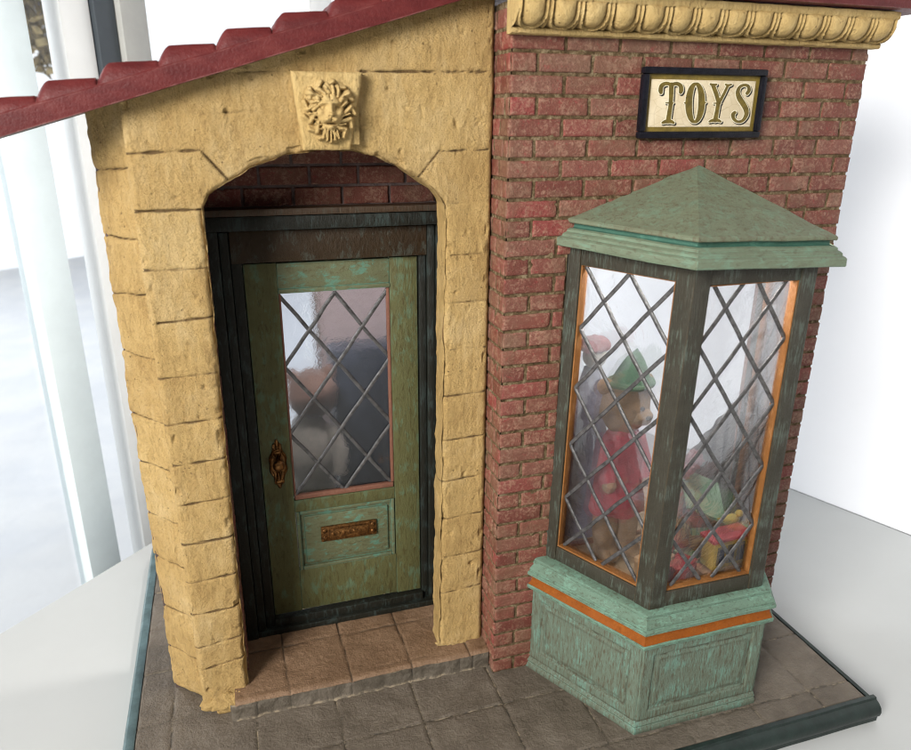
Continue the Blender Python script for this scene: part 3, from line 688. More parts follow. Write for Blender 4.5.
def clip_line(p, d, x0, x1, z0, z1):
    t0, t1 = -1e9, 1e9
    for o_, dd, a, b in ((p[0], d[0], x0, x1), (p[1], d[1], z0, z1)):
        ta, tb = (a-o_)/dd, (b-o_)/dd
        if ta > tb: ta, tb = tb, ta
        t0, t1 = max(t0, ta), min(t1, tb)
    return ((p[0]+d[0]*t0, p[1]+d[1]*t0), (p[0]+d[0]*t1, p[1]+d[1]*t1)) if t1-t0 > .25 else None
def leads(mb, P, W, H_, w, h, ox, oz, r=.15, hd=.09):
    """diamond cames in the rectangle 0..W, 0..H_ : P(u, z, out)"""
    for s in (1, -1):
        for k in range(-14, 22):
            seg = clip_line((ox+k*w, oz), (w/2, s*h/2), 0, W, 0, H_)
            if not seg: continue
            (a, b), (c, d) = seg; L = math.hypot(c-a, d-b); nx_, nz_ = -(d-b)/L, (c-a)/L; N = max(2, int(L/.5)); rows = []
            lift = .03 if s > 0 else 0
            for i in range(N+1):
                t = i/N; u, z = a+(c-a)*t, b+(d-b)*t; wv = .05*noise.noise(Vector((u*.7+k, z*.7, s*3.0)))
                rows.append([P(u+nx_*(q+wv), z+nz_*(q+wv), o_+lift) for q, o_ in ((-r, 0), (-r*.85, hd*.7), (-r*.3, hd), (r*.3, hd), (r*.85, hd*.7), (r, 0))])
            mb.grid(rows)
mb = MB(); leads(mb, lambda u, z, o_: (gx0+u, YD+.25-o_, gz0+z), gx1-gx0, gz1-gz0+.1, 3.22, 4.4, 0.0, gz1-gz0+.05, .12)
mb.build('lead_lattice', M['came'], door)
# door knob with its plate
mb = MB(); cx, cz = -12.05, 13.55; out = []
for k in range(72):
    a = 2*math.pi*k/72; rz = 1.62; rx = .50+.07*math.cos(4*a)+.05*math.cos(10*a)
    x, z = math.sin(a)*rx*(1-.18*max(0, math.cos(a))**3), math.cos(a)*rz*(1+.05*math.cos(8*a)); out.append((x, z))
rows = [[(cx+x*q, YD-.02-o_+.02*math.sin(9*i), cz+z*q) for i, (x, z) in enumerate(out)] for q, o_ in ((1, -.05), (1, .06), (.9, .11), (.8, .07), (.7, .12), (.5, .10), (.25, .11), (.01, .11))]
mb.grid(rows, 0, True)
for k in range(3): mb.blob((cx, YD-.12, cz+1.15-.18*k), (.12+.06*k,.07,.09), sub=2)
mb.blob((cx, YD-.1, cz-1.2), (.25,.07,.16), sub=2); mb.blob((cx-.22, YD-.1, cz-.75), (.09,.06,.3), sub=2); mb.blob((cx+.22, YD-.1, cz-.75), (.09,.06,.3), sub=2)
knob = mb.build('door_plate', M['brass'], door, smooth=60)
mb = MB(); mb.tube([(cx, YD-.1, cz+.15), (cx, YD-.45, cz+.15)], [.2, .14], n=14); mb.blob((cx, YD-.66, cz+.15), (.36,.28,.36), sub=3)
mb.build('door_knob', M['brass'], door, smooth=60)
mb = MB(); x0, x1 = -9.7, -6.0
mb.box((x0,YD-.06,7.45), (x1,YD+.12,8.55), 0, .12); mb.box((x0+.55,YD-.16,7.62), (x1-.55,YD+.05,8.38), 0, .08)
for x in (x0+.25, x1-.25):
    for z in (7.75, 8.25): mb.blob((x, YD-.08, z), (.17,.08,.17), sub=2)
for k in range(7): mb.blob((x0+.8+k*.35, YD-.17, 8.0), (.11,.03,.14), sub=2)
mb.build('mail_slot', M['brass'], door, rough=lambda p: vrough(p, .03, 1.5, .02, 5))

# --- bay window
tiltf = lambda x, y: -.030*(x-6.3)
def lean(p):
    p = Vector(p); p.x += .42*max(0, p.z-8.3)/19.2*max(0, min(1, (14.15-p.x)/7.5)); return p
def leanw(a, f):
    w = wob(a, f); return lambda p: lean(w(p))
mb = MB()
sweep(mb, [(.16,-.05), (.20,.0), (.20,.30), (.12,.42), (.16,.55), (.05,.78), (.0,.84), (.0,6.15)], sub=10)
sweep(mb, [(.0,6.14), (-.3,6.14)], sub=10)
bayo = mb.build('bay_window', M['verdigris'], shop, rough=wob(.04,.4))
def face(a, b):
    a, b = Vector((*a, 0)), Vector((*b, 0)); L = (b-a).length; ex = (b-a)/L; nrm = Vector((ex.y, -ex.x, 0)); return a, ex, nrm, L
Q = bay(0.0)
def sstep(x, a, b): t = max(0, min(1, (x-a)/(b-a))); return t*t*(3-2*t)
for i in range(3):                                               # framed, slightly raised field on each side of the base
    mb = MB(); a, ex, nr, L = face(Q[i], Q[i+1]); rows = []; gd = []
    for z in np.linspace(.85, 6.16, 110):
        r = []
        for u in np.linspace(0.0, L, 150):
            e = min(u-.0, L-u, 1e9); ein = min(u-.72, L-.72-u, z-1.45, 5.42-z); edge_out = min(u, L-u)
            h = .10*(1-sstep(ein, -.05, .06))+.05*sstep(ein, .16, .40)
            h -= .10*max(0, 1-edge_out/.07)**2
            p = a+ex*u+nr*(h+.012*noise.noise(Vector((u*2, z*2, i))))+Vector((0,0,z)); r.append(tuple(p)); gd.append(max(0, 1-abs(ein-.10)/.10, 1-(z-.85)/.16, 1-(6.16-z)/.14, .55*max(0, 1-abs(ein-.42)/.12)))
        rows.append(r)
    o = mb.grid(rows); mb.setattr('dirt', o, gd); mb.build('base_panel', M['verdigris'], bayo, rough=wob(.03,.4), smooth=85)
mb = MB(); sweep(mb, [(-.2,6.16), (.36,6.18), (.40,6.24), (.40,6.42), (.34,6.46)], sub=10); mb.build('lip_moulding', M['verdi_trim'], bayo, rough=wob(.04,.5))
mb = MB(); sweep(mb, [(.33,6.455), (.20,6.62), (.12,6.85), (.10,7.12), (-.2,7.14)], sub=10); mb.build('orange_band', M['orange_wood'], bayo, rough=wob(.04,.5))
mb = MB(); sweep(mb, [(.0,7.10), (.34,7.12), (.42,7.2), (.42,7.38), (.30,7.46), (.32,7.55), (.28,7.66), (.10,7.86), (.02,7.98), (.06,8.05), (.04,8.2), (-.06,8.28), (-1.2,8.3)], sub=10, top=True)
sill = mb.build('window_sill', M['verdi_trim'], bayo, rough=wob(.03,.5))
mb = MB(); P = bay(-1.0, 8.4)
mb.add([(3.6,1.5,8.6), (3.7,.1,8.6), (bay(-1)[1][0],bay(-1)[1][1],8.6), (bay(-1)[2][0],bay(-1)[2][1],8.6), (17.1,.1,8.6), (17.2,1.5,8.6), (17.2,6,8.6), (3.6,6,8.6)], [(0,1,2,3,4,5,6,7)])
mb.build('display_shelf', M['inner_pale'], bayo)
ZB, ZT = 8.28, 27.55; W_ = [(3.3,.05), (6.6,-6.57), (14.15,-6.57), (17.5,.05)]
for i in range(3):
    a, ex, nr, L = face(W_[i], W_[i+1]); ax = (ex, nr, Vector((0,0,1))); dz = tiltf(a[0]+ex[0]*L/2, 0)
    ls = .75 if i == 0 else 1.0; rs = .75 if i == 2 else 1.0
    if i == 1: ls = rs = .98
    mb = MB(); T = -.75; zt = ZT+(dz if i else .0)
    mb.obox(a, ax, (-.7 if i == 0 else 0,T,ZB), (ls,0,zt), 0, .07); mb.obox(a, ax, (L-rs,T,ZB), (L+(.5 if i == 2 else 0),0,zt), 0, .07)
    mb.obox(a, ax, (ls+.003,T+.05,zt-.95), (L-rs-.003,-.06,zt), 0, .05); mb.obox(a, ax, (ls+.003,T+.05,ZB), (L-rs-.003,-.06,ZB+.95), 0, .05)
    fr = mb.build('window_frame', M['dark_wood'], bayo, rough=leanw(.04,.35))
    mb = MB(); u0, u1, z0, z1 = ls+.004, L-rs-.004, ZB+.95, zt-.95
    mb.obox(a, ax, (u0,T+.06,z0), (u0+.09,-.14,z1), 0, .03); mb.obox(a, ax, (u1-.09,T+.06,z0), (u1,-.14,z1), 0, .03)
    mb.obox(a, ax, (u0+.093,T+.06,z0), (u1-.093,-.16,z0+.12), 0, .03); mb.obox(a, ax, (u0+.093,T+.06,z1-.05), (u1-.093,-.16,z1), 0, .02)
    mb.build('inner_bead', M['bead_wood'], bayo, rough=leanw(.02,.5))
    mb = MB(); g0, g1, h0, h1 = u0+.08, u1-.08, z0+.12, z1-.06
    mb.obox(a, ax, (g0,-.52,h0), (g1,-.45,h1), 0, 0); mb.build('glass_pane', M['bay_glass'], bayo, rough=lean)
    mb = MB(); Pf = lambda u, z, o_: tuple(a+ex*(g0+u)+nr*(-.445+o_)+Vector((0,0,h0+z)))
    GW, GH = g1-g0, h1-h0
    if i == 0: leads(mb, Pf, GW, GH, GW/2*1.02, 3.5, .0, GH-.0, .115)
    else: leads(mb, Pf, GW, GH, GW/2, 3.65, GW, GH-3.0, .115)
    mb.build('lead_lattice', M['came'], bayo, rough=lean)
# roof of the bay
mb = MB(); sweep(mb, [(-1.0,27.48), (.60,27.5), (.64,27.55), (.63,27.9), (.55,27.98), (.44,28.02), (.43,28.12), (.34,28.2), (.22,28.25), (.20,28.36), (.06,28.44)], tilt=tiltf, sub=10, ax=1.1, bx=.42); mb.build('eave_moulding', M['eave_green'], bayo, rough=wob(.04,.4))
mb = MB(); sweep(mb, [(.05,28.40), (-.15,28.46), (-.16,28.70), (-.1,28.74)], tilt=tiltf, sub=10, ax=1.1, bx=.42); mb.build('eave_fillet', M['roof_teal'], bayo, rough=wob(.03,.5))
mb = MB(); apex = Vector((11.15,.12,31.62))
sweep(mb, [(-.3,28.68), (.10,28.70), (.13,28.75), (.13,28.86), (.06,28.93)], tilt=tiltf, sub=16, ax=1.1, bx=.42)
rows = []
for k in range(15):
    t = k/14; rows.append([])
    P = bay(.06, .12); P[0] = (P[0][0]+1.1, P[0][1]); P[1] = (P[1][0]+.42, P[1][1])
    for (p, q) in zip(P[:-1], P[1:]):
        for j in range(16):
            x, y = p[0]+(q[0]-p[0])*j/16, p[1]+(q[1]-p[1])*j/16; v = Vector((x, y, 28.92+tiltf(x, y))); w = v.lerp(apex, t)
            if 0 < t < 1: w += Vector((0,0,.06*noise.fractal(w*.8, 1, 2, 3)))
            rows[-1].append(tuple(w))
    x, y = P[-1]; rows[-1].append(tuple(Vector((x, y, 28.92+tiltf(x, y))).lerp(apex, t)))
mb.grid(rows); mb.build('bay_roof', M['roof_green'], bayo, rough=wob(.03,.5), smooth=18)

# --- roofs
SL = .302
def zroof(x): return 33.06+SL*(x+22.4)
mb = MB(); X0, X1 = -24.6, -.15
nrm = Vector((-SL,0,1)).normalized()
rows = []
for x in np.linspace(X0, X1, 60):
    z = zroof(x); rows.append([(x,1.0,z), (x,.98,z+.45), (x,1.0,z+.84), (x,1.06,z+.90), (x,1.5,z+.90), (x,1.5,z)])
o = mb.grid(rows, 0, True); mb.f += [tuple(o+k for k in range(6)), tuple(o+59*6+k for k in range(6))]; mb.mi += [0,0]
roof_rows = []
mbt = MB(); ys = np.linspace(1.12, 10.0, 110); xs = np.linspace(X0-.2, X1, 330); step_x = 2.5
for x in xs:
    f = ((x-(-20.95))/step_x) % 1.0                              # 0 at a row's lower lip, rising up the slope
    lip = min(1, f/.24); prof = (.62*math.sin(lip*math.pi/2))*(1-.72*max(0, f-.24)/.76)
    r = []
    for y in ys:
        b = abs(math.sin((y-.35)*math.pi/2.0))**.7 if y > .35 else 0
        edge = math.sqrt(min(1, max(0, (y-1.12)/.5)))
        r.append((x, y, zroof(x)+.55+.25*edge+prof*edge*(.55+.45*b)+.28*b*edge+.02*noise.noise(Vector((x, y, 0)))))
    roof_rows.append(r)
mbt.grid(roof_rows); mbt.box((X0,1.55,32.0), (X0+.02,1.6,32.02), 0, 0)
roof = mbt.build('lean_to_roof', M['red'], shop, smooth=50)
mb.build('barge_board', M['red'], roof, rough=wob(.03,.3))
mb = MB(); rows = []
for x in np.linspace(X0, -.2, 30): rows.append([(x,1.5,zroof(x)+.5), (x,10,zroof(x)+.5), (x,10,zroof(x)+.35), (x,1.5,zroof(x)+.35)])
mb.grid(rows, 0, True); mb.build('roof_deck', M['brown_wood'], roof)
mb = MB()
mb.box((-.6,-2.05,39.48), (23.6,9.2,40.0), 0, .08); up = mb.build('upper_roof', M['red'], shop, rough=wob(.03,.3))
mb = MB(); rows = []
for y in np.linspace(-1.7, 9.0, 120):
    f = ((y+1.7)/2.0) % 1.0; rows.append([(x, y, 40.02+.18*y*.3+.5+.4*abs(math.sin((x+.6)*math.pi/1.6))-.3*f) for x in np.linspace(-.5, 23.5, 160)])
mb.grid(rows); mb.build('roof_tiles', M['red'], up, smooth=50)

# --- shop interior: floor behind the door
mb = MB(); mb.box((-15.0,7.92,-.02), (-.1,19,1.28), 0, .02); mb.box((-.45,8.62,1.3), (-.1,12,36), 1, 0)
mb.build('shop_floor', [M['inner_pale'], M['mauve']], shop)

# ================================================================== SIGN
sg = thing('shop_sign', 'cream TOYS sign in black frame high on the red brick wall', 'sign', (7.0,-.08,33.0))
def sp_(u, v, o_): return (7.02+u+.045*v*0, -.10-o_, 33.0+v+.004*u)
SW, SH = 7.45, 3.45
mb = MB()
for a, b in (((0,0),(SW,.34)), ((0,SH-.34),(SW,SH)), ((0,.343),(.34,SH-.343)), ((SW-.34,.343),(SW,SH-.343))):
    i0 = len(mb.v); mb.box((a[0],0,a[1]), (b[0],.42,b[1]), 0, .1)
    for i in range(i0, len(mb.v)): q = mb.v[i]; mb.v[i] = sp_(q[0], q[2], q[1])
mb.build('sign_frame', M['sign_black'], sg, rough=wob(.03,.6))
mb = MB(); i0 = 0; mb.box((.3,0,.3), (SW-.3,.20,SH-.3), 0, 0); mb.v = [sp_(q[0], q[2], q[1]) for q in mb.v]; mb.build('gold_border', M['sign_gold'], sg)
mb = MB(); mb.box((.56,.1,.56), (SW-.58,.225,SH-.60), 0, .02); mb.v = [sp_(q[0], q[2], q[1]) for q in mb.v]; mb.build('sign_panel', M['sign_cream'], sg, rough=wob(.03,.8))
def cr(cx, cy):                                                  # sign-face coordinates of the lettering
    sh = (cy-45)/475
    return ((cx-(45-37*sh))/832*SW, SH*(1-(cy-45-20*(cx-45)/830)/472))
def stroke(pts, rads):
    out = []
    for (a, b), (r0, r1) in zip(zip(pts[:-1], pts[1:]), zip(rads[:-1], rads[1:])):
        for k in range(16): t = k/16; out.append((a[0]+(b[0]-a[0])*t, a[1]+(b[1]-a[1])*t, r0+(r1-r0)*t))
    out.append((*pts[-1], rads[-1])); return out
def curve(pts, rads, n=10):
    P = [pts[0]]+pts+[pts[-1]]; q = []; rr_ = []
    for i in range(1, len(P)-2):
        for k in range(n):
            t = k/n; c = []
            for d in (0, 1):
                p0, p1, p2, p3 = P[i-1][d], P[i][d], P[i+1][d], P[i+2][d]
                c.append(.5*(2*p1+(p2-p0)*t+(2*p0-5*p1+4*p2-p3)*t*t+(3*p1-p0-3*p2+p3)*t**3))
            q.append(tuple(c)); rr_.append(rads[i-1]+(rads[i]-rads[i-1])*t)
    q.append(pts[-1]); rr_.append(rads[-1]); return stroke(q, rr_)
ell = [(388+44*math.sin(a), 287-128*math.cos(a)) for a in np.linspace(0, 2*math.pi, 40)]
LET = {
 'T': stroke([(226,165),(224,290),(209,405)], [17,15,17]) + curve([(226,163),(190,156),(163,170),(156,198),(158,214)], [11,13,15,16,13]) + curve([(226,163),(262,158),(286,172),(291,198),(288,214)], [11,13,15,16,13]) + stroke([(172,415),(190,408),(230,408),(246,417)], [9,13,13,9]) + stroke([(192,283),(240,285)], [5,5]),
 'O': stroke(ell, [9+15*abs(math.sin(a)) for a in np.linspace(0, 2*math.pi, 40)]) + stroke([(316,285),(326,285)], [6,6]) + stroke([(448,285),(458,285)], [6,6]),
 'Y': stroke([(505,172),(528,225),(547,282)], [15,16,15]) + stroke([(606,174),(582,228),(553,284)], [10,11,12]) + stroke([(548,278),(540,340),(530,405)], [16,15,17]) + stroke([(487,162),(505,170),(527,165)], [8,11,8]) + stroke([(590,165),(606,172),(630,166)], [7,10,7]) + stroke([(490,414),(510,407),(550,407),(568,416)], [8,12,12,8]) + stroke([(514,290),(562,291)], [5,5]),
 'S': curve([(744,226),(756,205),(748,178),(718,170),(688,186),(678,222),(694,262),(722,300),(744,340),(746,376),(724,412),(690,420),(662,402),(652,372),(664,356)], [13,14,12,10,12,16,20,20,19,16,12,10,12,15,13], 8),
}
def march(mb, samples, grow, off, o_):
    s = np.array(samples); x0, x1 = s[:,0].min()-35, s[:,0].max()+40; y0, y1 = s[:,1].min()-35, s[:,1].max()+40
    stp = 3.0; nx_, ny_ = int((x1-x0)/stp)+1, int((y1-y0)/stp)+1
    X, Y = np.meshgrid(x0+stp*np.arange(nx_), y0+stp*np.arange(ny_)); D = np.full(X.shape, 1e9)
    for a, b, r in s: D = np.minimum(D, np.hypot(X-a, Y-b)-r)
    D -= grow
    for j in range(ny_-1):
        for i in range(nx_-1):
            c = [(i,j),(i+1,j),(i+1,j+1),(i,j+1)]; d = [D[q,p] for p, q in c]
            if min(d) >= 0: continue
            poly = []
            for k in range(4):
                (p, q), (p2, q2), da, db = c[k], c[(k+1) % 4], d[k], d[(k+1) % 4]
                if da < 0: poly.append((X[q,p], Y[q,p]))
                if (da < 0) != (db < 0): t = da/(da-db); poly.append((X[q,p]+(X[q2,p2]-X[q,p])*t, Y[q,p]+(Y[q2,p2]-Y[q,p])*t))
            if len(poly) >= 3: mb.add([sp_(*cr(p[0]+off[0], p[1]+off[1]), o_) for p in poly], [tuple(range(len(poly)))])
for ch, smp in LET.items():
    mb = MB(); march(mb, smp, -1, (0,0), .262); L_ = mb.build('letter', M['sign_letter'], sg, weld=.002)
    L_['label'] = 'olive letter %s with cream outline and black shade' % ch
    mb = MB(); march(mb, smp, 3.6, (0,0), .250); mb.build('letter_outline', M['sign_letter_light'], L_, weld=.002)
    mb = MB()
    march(mb, smp, 4.5, (8,8), .240); mb.build('letter_shade', M['sign_letter_dark'], L_, weld=.002)

# ================================================================== TOYS in the bay and behind the door
from mathutils import Matrix
Z0 = 8.62
def rotm(ax, d): return Matrix.Rotation(math.radians(d), 3, ax)
t = thing('stuffed_toy', 'tan stuffed toy in green cap and red jacket behind left bay pane', 'stuffed toy', (6.3,-2.2,Z0))
mb = MB(); mb.blob((6.4,-2.1,13.2), (1.15,.95,2.2), amp=.08); mb.build('body', M['tan_plush'], t)
mb = MB(); mb.blob((6.35,-2.1,18.3), (1.5,1.2,1.75), amp=.07, sub=4); mb.blob((6.9,-3.0,17.9), (.7,.6,.55), amp=.08)
hd = mb.build('head', M['tan_plush'], t)
mb = MB(); mb.blob((6.75,-3.3,18.5), .14, sub=2); mb.blob((5.95,-3.15,18.6), .14, sub=2); mb.blob((7.0,-3.55,18.0), (.2,.15,.14), sub=2); mb.build('face_bead', M['eye_black'], hd)
for x in (5.0, 7.7):
    mb = MB(); mb.blob((x,-2.0,19.6), (.5,.3,.5), amp=.1); mb.build('ear', M['tan_plush'], t)
mb = MB(); rows = []
for k in range(12):
    q = k/11; rows.append([(6.55+.15*q+1.15*(1-q**1.6)*math.cos(a), -2.1-.2*q+.95*(1-q**1.6)*math.sin(a), 19.7+2.1*q) for a in np.linspace(0, 2*math.pi, 22)[:-1]])
mb.grid(rows, 0, True); mb.tube([(6.55+1.25*math.cos(a), -2.1+1.05*math.sin(a), 19.75) for a in np.linspace(0, 2*math.pi, 26)], .2); mb.build('cap', M['green_felt'], t, rough=wob(.12,.9))
mb = MB(); rows = []
for z, rx, ry in ((11.6,1.75,1.3), (12.4,1.7,1.3), (13.6,1.5,1.2), (15,1.4,1.15), (16.2,1.2,1.0), (16.9,.85,.75), (17.0,.7,.6)): rows.append([(6.4+rx*math.cos(a), -2.1+ry*math.sin(a), z+.12*math.sin(5*a)) for a in np.linspace(0, 2*math.pi, 30)[:-1]])
mb.grid(rows, 0, True); jk = mb.build('jacket', M['red_cloth'], t, rough=wob(.15,.8))
for s in (-1, 1):
    mb = MB(); mb.tube([(6.4+s*.8,-2.2,16.2), (6.4+s*1.25,-2.5,15.0), (6.4+s*1.3,-2.9,14.2)], [.55,.5,.5], n=14); mb.blob((6.4+s*1.3,-2.95,14.1), .5, sub=3); mb.build('sleeve', M['red_cloth'], jk, rough=wob(.12,.9))
    mb = MB(); mb.blob((6.4+s*1.3,-3.2,13.8), .42, amp=.1); mb.build('paw', M['tan_plush'], t)
    mb = MB(); mb.blob((6.3+s*.75,-2.3,10.7), (.75,.7,2.1), amp=.07); mb.blob((6.3+s*.75,-2.75,9.05), (.72,1.05,.45), amp=.08); mb.build('leg', M['tan_plush'], t)
t.location += Vector((1.0,1.1,0))*S
t = thing('rag_doll', 'lilac grey doll with pink bonnet standing behind the tan stuffed toy', 'doll', (5.9,.6,Z0))
mb = MB(); rows = [[(5.9+r*math.cos(a), .7+r*.8*math.sin(a), z) for a in np.linspace(0, 2*math.pi, 26)[:-1]] for r, z in ((1.9,8.65), (1.8,11), (1.5,14), (1.0,17), (.75,18.6), (.5,19.6))]
mb.grid(rows, 0, True); mb.build('dress', M['lilac_cloth'], t, rough=wob(.2,.7))
mb = MB(); mb.blob((6.0,.6,20.5), (.75,.7,.85), amp=.05); mb.build('head', M['cream_plush'], t)
mb = MB(); mb.blob((6.0,.7,21.1), (.95,.85,.6), amp=.15, fr=2); mb.build('bonnet', M['pink_cloth'], t)
for s in (-1, 1):
    mb = MB(); mb.tube([(5.9+s*.7,.6,18.3), (5.9+s*1.5,.2,16.4), (5.9+s*1.3,-.3,14.8)], [.4,.36,.28], n=12); mb.build('arm', M['lilac_cloth'], t)
t.location += Vector((.8,1.4,0))*S
t = thing('card_box', 'small tan cardboard box at the foot of the stuffed toy', 'box', (8.6,-4.0,Z0))
mb = MB(); R_ = rotm('Z', 24)
def rb(mb, c, R_, a, b, mi=0, bev=.06):
    i0 = len(mb.v); mb.box(a, b, mi, bev)
    for i in range(i0, len(mb.v)): mb.v[i] = tuple(R_ @ Vector(mb.v[i])+Vector(c))
rb(mb, (8.2,-4.3,Z0), R_, (-1.0,-.7,0), (1.0,.7,1.35)); mb.build('carton', M['card'], t)
mb = MB(); rb(mb, (8.2,-4.3,Z0+1.36), R_, (-1.02,-.72,0), (1.02,.72,.09), 0, .03); mb.build('lid', M['card'], t)
# toy chest with open lid
t = thing('toy_chest', 'pale green toy chest with tilted lid behind the right bay pane', 'toy chest', (12.6,-3.0,Z0))
R_ = rotm('Z', -10)
mb = MB(); rb(mb, (12.9,-3.0,Z0), R_, (-1.7,-1.0,0), (1.7,-.85,2.0)); rb(mb, (12.9,-3.0,Z0), R_, (-1.7,.85,0), (1.7,1.0,2.0)); rb(mb, (12.9,-3.0,Z0), R_, (-1.7,-.845,0), (-1.55,.845,2.0)); rb(mb, (12.9,-3.0,Z0), R_, (1.55,-.845,0), (1.7,.845,2.0)); rb(mb, (12.9,-3.0,Z0), R_, (-1.54,-.845,.1), (1.54,.845,.3))
mb.build('chest', M['toy_brown'], t)
mb = MB(); rb(mb, (12.9,-3.0,Z0+2.0), R_, (-1.8,-1.15,.0), (1.8,-.84,.35)); mb.build('rim', M['toy_green'], t)
mb = MB(); rb(mb, (12.2,-2.7,Z0+3.9), rotm('Y', 28) @ rotm('X', 38), (-1.7,-1.4,0), (1.5,1.3,.22)); mb.build('lid', M['toy_green'], t)
# train
t = thing('toy_train', 'little toy train with yellow cab and brown wheels low behind the right pane', 'toy train', (12.6,-5.0,Z0))
R_ = rotm('Z', 6); c = (12.7,-5.0,Z0)
mb = MB(); rb(mb, c, R_, (-2.2,-.5,.35), (1.9,.5,.7), 0, .08); mb.build('chassis', M['toy_brown'], t)
mb = MB(); rb(mb, c, R_, (-1.6,-.5,.72), (.9,.5,2.5), 0, .08); cab = mb.build('cab', M['toy_yellow'], t)
for k in range(3):
    mb = MB(); rb(mb, c, R_, (-1.35+.75*k,-.56,1.0), (-.85+.75*k,-.48,2.2), 0, .03); mb.build('window', M['toy_navy'], cab)
mb = MB(); rb(mb, c, R_, (-1.8,-.62,2.52), (1.1,.62,2.75), 0, .08); mb.build('roof', M['toy_red'], t)
mb = MB(); mb.tube([R_ @ Vector((.9,0,1.2))+Vector(c), R_ @ Vector((2.0,0,1.2))+Vector(c)], .5, n=18); mb.tube([R_ @ Vector((1.6,0,1.6))+Vector(c), R_ @ Vector((1.6,0,2.3))+Vector(c)], [.16,.24], n=12); mb.build('boiler', M['toy_navy'], t)
for k, x in enumerate((-1.6, -.3, 1.2)):
    for s in (-1, 1):
        mb = MB(); mb.tube([R_ @ Vector((x,s*.56,.42))+Vector(c), R_ @ Vector((x,s*.70,.42))+Vector(c)], .42, n=20); mb.build('wheel', M['toy_brown'], t)
t = thing('toy_block', 'red toy block beside the train at the front corner post', 'toy block', (9.4,-4.9,Z0))
mb = MB(); rb(mb, (9.6,-4.9,Z0), rotm('Z', 30), (-.9,-.6,0), (.9,.6,1.2), 0, .1); mb.build('block', M['toy_red'], t)
mb = MB(); rb(mb, (9.6,-4.9,Z0), rotm('Z', 30), (-.6,-.64,.3), (.6,-.585,.9), 0, .02); mb.build('face_panel', M['pink_cloth'], t)
t = thing('toy_block', 'small green toy block beside the train in front of the chest', 'toy block', (11.0,-5.3,Z0))
mb = MB(); rb(mb, (10.6,-3.9,Z0), rotm('Z', 12), (-.55,-.5,0), (.55,.5,1.05), 0, .1); mb.build('block', M['toy_green'], t)
mb = MB(); rb(mb, (10.6,-3.9,Z0), rotm('Z', 12), (-.36,-.54,.22), (.36,-.485,.82), 0, .02); mb.build('face_panel', M['toy_yellow'], t)
t = thing('toy_ball', 'red and cream ball resting against the toy chest', 'ball', (11.2,-3.2,Z0))
mb = MB(); mb.blob((10.7,-2.6,Z0+.95), .95, sub=4); mb.build('ball', M['toy_red'], t)
mb = MB(); mb.tube([(10.7+.96*math.cos(a), -2.6+.96*math.sin(a)*.5, Z0+.95+.96*math.sin(a)*.866) for a in np.linspace(0, 2*math.pi, 40)], .10, n=8); mb.build('stripe', M['cream_plush'], t)
t = thing('toy_bird', 'tiny yellow bird perched on the toy chest rim', 'toy bird', (13.4,-3.8,Z0+2.35))
mb = MB(); mb.blob((13.5,-3.95,Z0+2.75), (.55,.3,.36), amp=.1); mb.blob((13.95,-4.0,Z0+3.1), .24, sub=3); mb.build('body', M['toy_yellow'], t)
mb = MB(); mb.tube([(13.15,-3.95,Z0+2.75), (12.5,-3.9,Z0+2.95)], [.2,.05], n=8); mb.build('tail', M['toy_yellow'], t)
t = thing('pink_posy', 'bunch of pink ruffled flowers on a stand behind the green chest lid', 'flowers', (11.0,-2.2,Z0))
mb = MB(); mb.tube([(11.0,-2.2,Z0), (11.0,-2.2,Z0+5.4)], [.3,.2], n=10); mb.tube([(11.0,-2.2,Z0), (11.0,-2.2,Z0+.2)], [1.0,.9], n=20); mb.build('stand', M['toy_brown'], t)
for k in range(9):
    a = k*2.4; mb = MB(); r = .25*math.sqrt(k)*1.2
    mb.blob((11.0+r*math.cos(a), -2.2+r*.7*math.sin(a), Z0+5.9+.35*math.sin(k*1.7)), .42, amp=.5, fr=3); mb.build('flower', M['pink_cloth'], t)
t = thing('cloth_drape', 'grey cloth drape slanting up behind the green toy chest lid', 'drape', (14.6,.6,8.7))
cf = lambda u, v, d: (12.2+4.7*u+.25*(1-v), .2+.8*u+d+.15*math.sin(u*30)*(1-.3*v), 8.7+8.2*v*(.45+.55*u**.8))
mb = MB(); mb.grid([[cf(u, v, 0) for u in np.linspace(0, 1, 90)] for v in np.linspace(0, 1, 20)]); mb.grid([[cf(u, v, .06) for u in np.linspace(0, 1, 90)] for v in np.linspace(0, 1, 20)])
cu = mb.build('cloth', M['grey_cloth'], t)
# behind the door
t = thing('plush_figure', 'brown headed plush figure with cream body blurred behind the frosted door glass', 'stuffed toy', (-9.7,10.2,1.3))
mb = MB(); mb.blob((-9.4,10.0,17.4), (1.75,1.4,1.9), amp=.06, sub=4); mb.blob((-10.7,10.0,18.9), (.55,.35,.55), sub=3); mb.blob((-8.2,10.0,18.95), (.55,.35,.55), sub=3); mb.build('head', M['brown_plush'], t)
mb = MB(); mb.blob((-9.8,10.1,12.6), (1.75,1.5,3.4), amp=.05, sub=4); mb.build('body', M['cream_plush'], t)
for s in (-1, 1):
    mb = MB(); mb.tube([(-9.8+s*1.3,9.9,14.6), (-9.8+s*2.0,9.4,12.6), (-9.8+s*1.9,9.0,11.0)], [.7,.65,.5], n=14); mb.build('arm', M['cream_plush'], t)
    mb = MB(); mb.tube([(-9.8+s*.8,10.1,10.2), (-9.8+s*.9,10.0,5.5), (-9.8+s*.95,9.8,1.9)], [.95,.85,.7], n=16); mb.blob((-9.8+s*.95,9.5,1.75), (.75,1.1,.45)); mb.build('leg', M['cream_plush'], t)
t.location += Vector((.2,1.9,0))*S; t.scale = (1,1,.92)
t = thing('cabinet', 'tall blue black cabinet standing behind the right half of the door glass', 'cabinet', (-4.5,13.5,1.3))
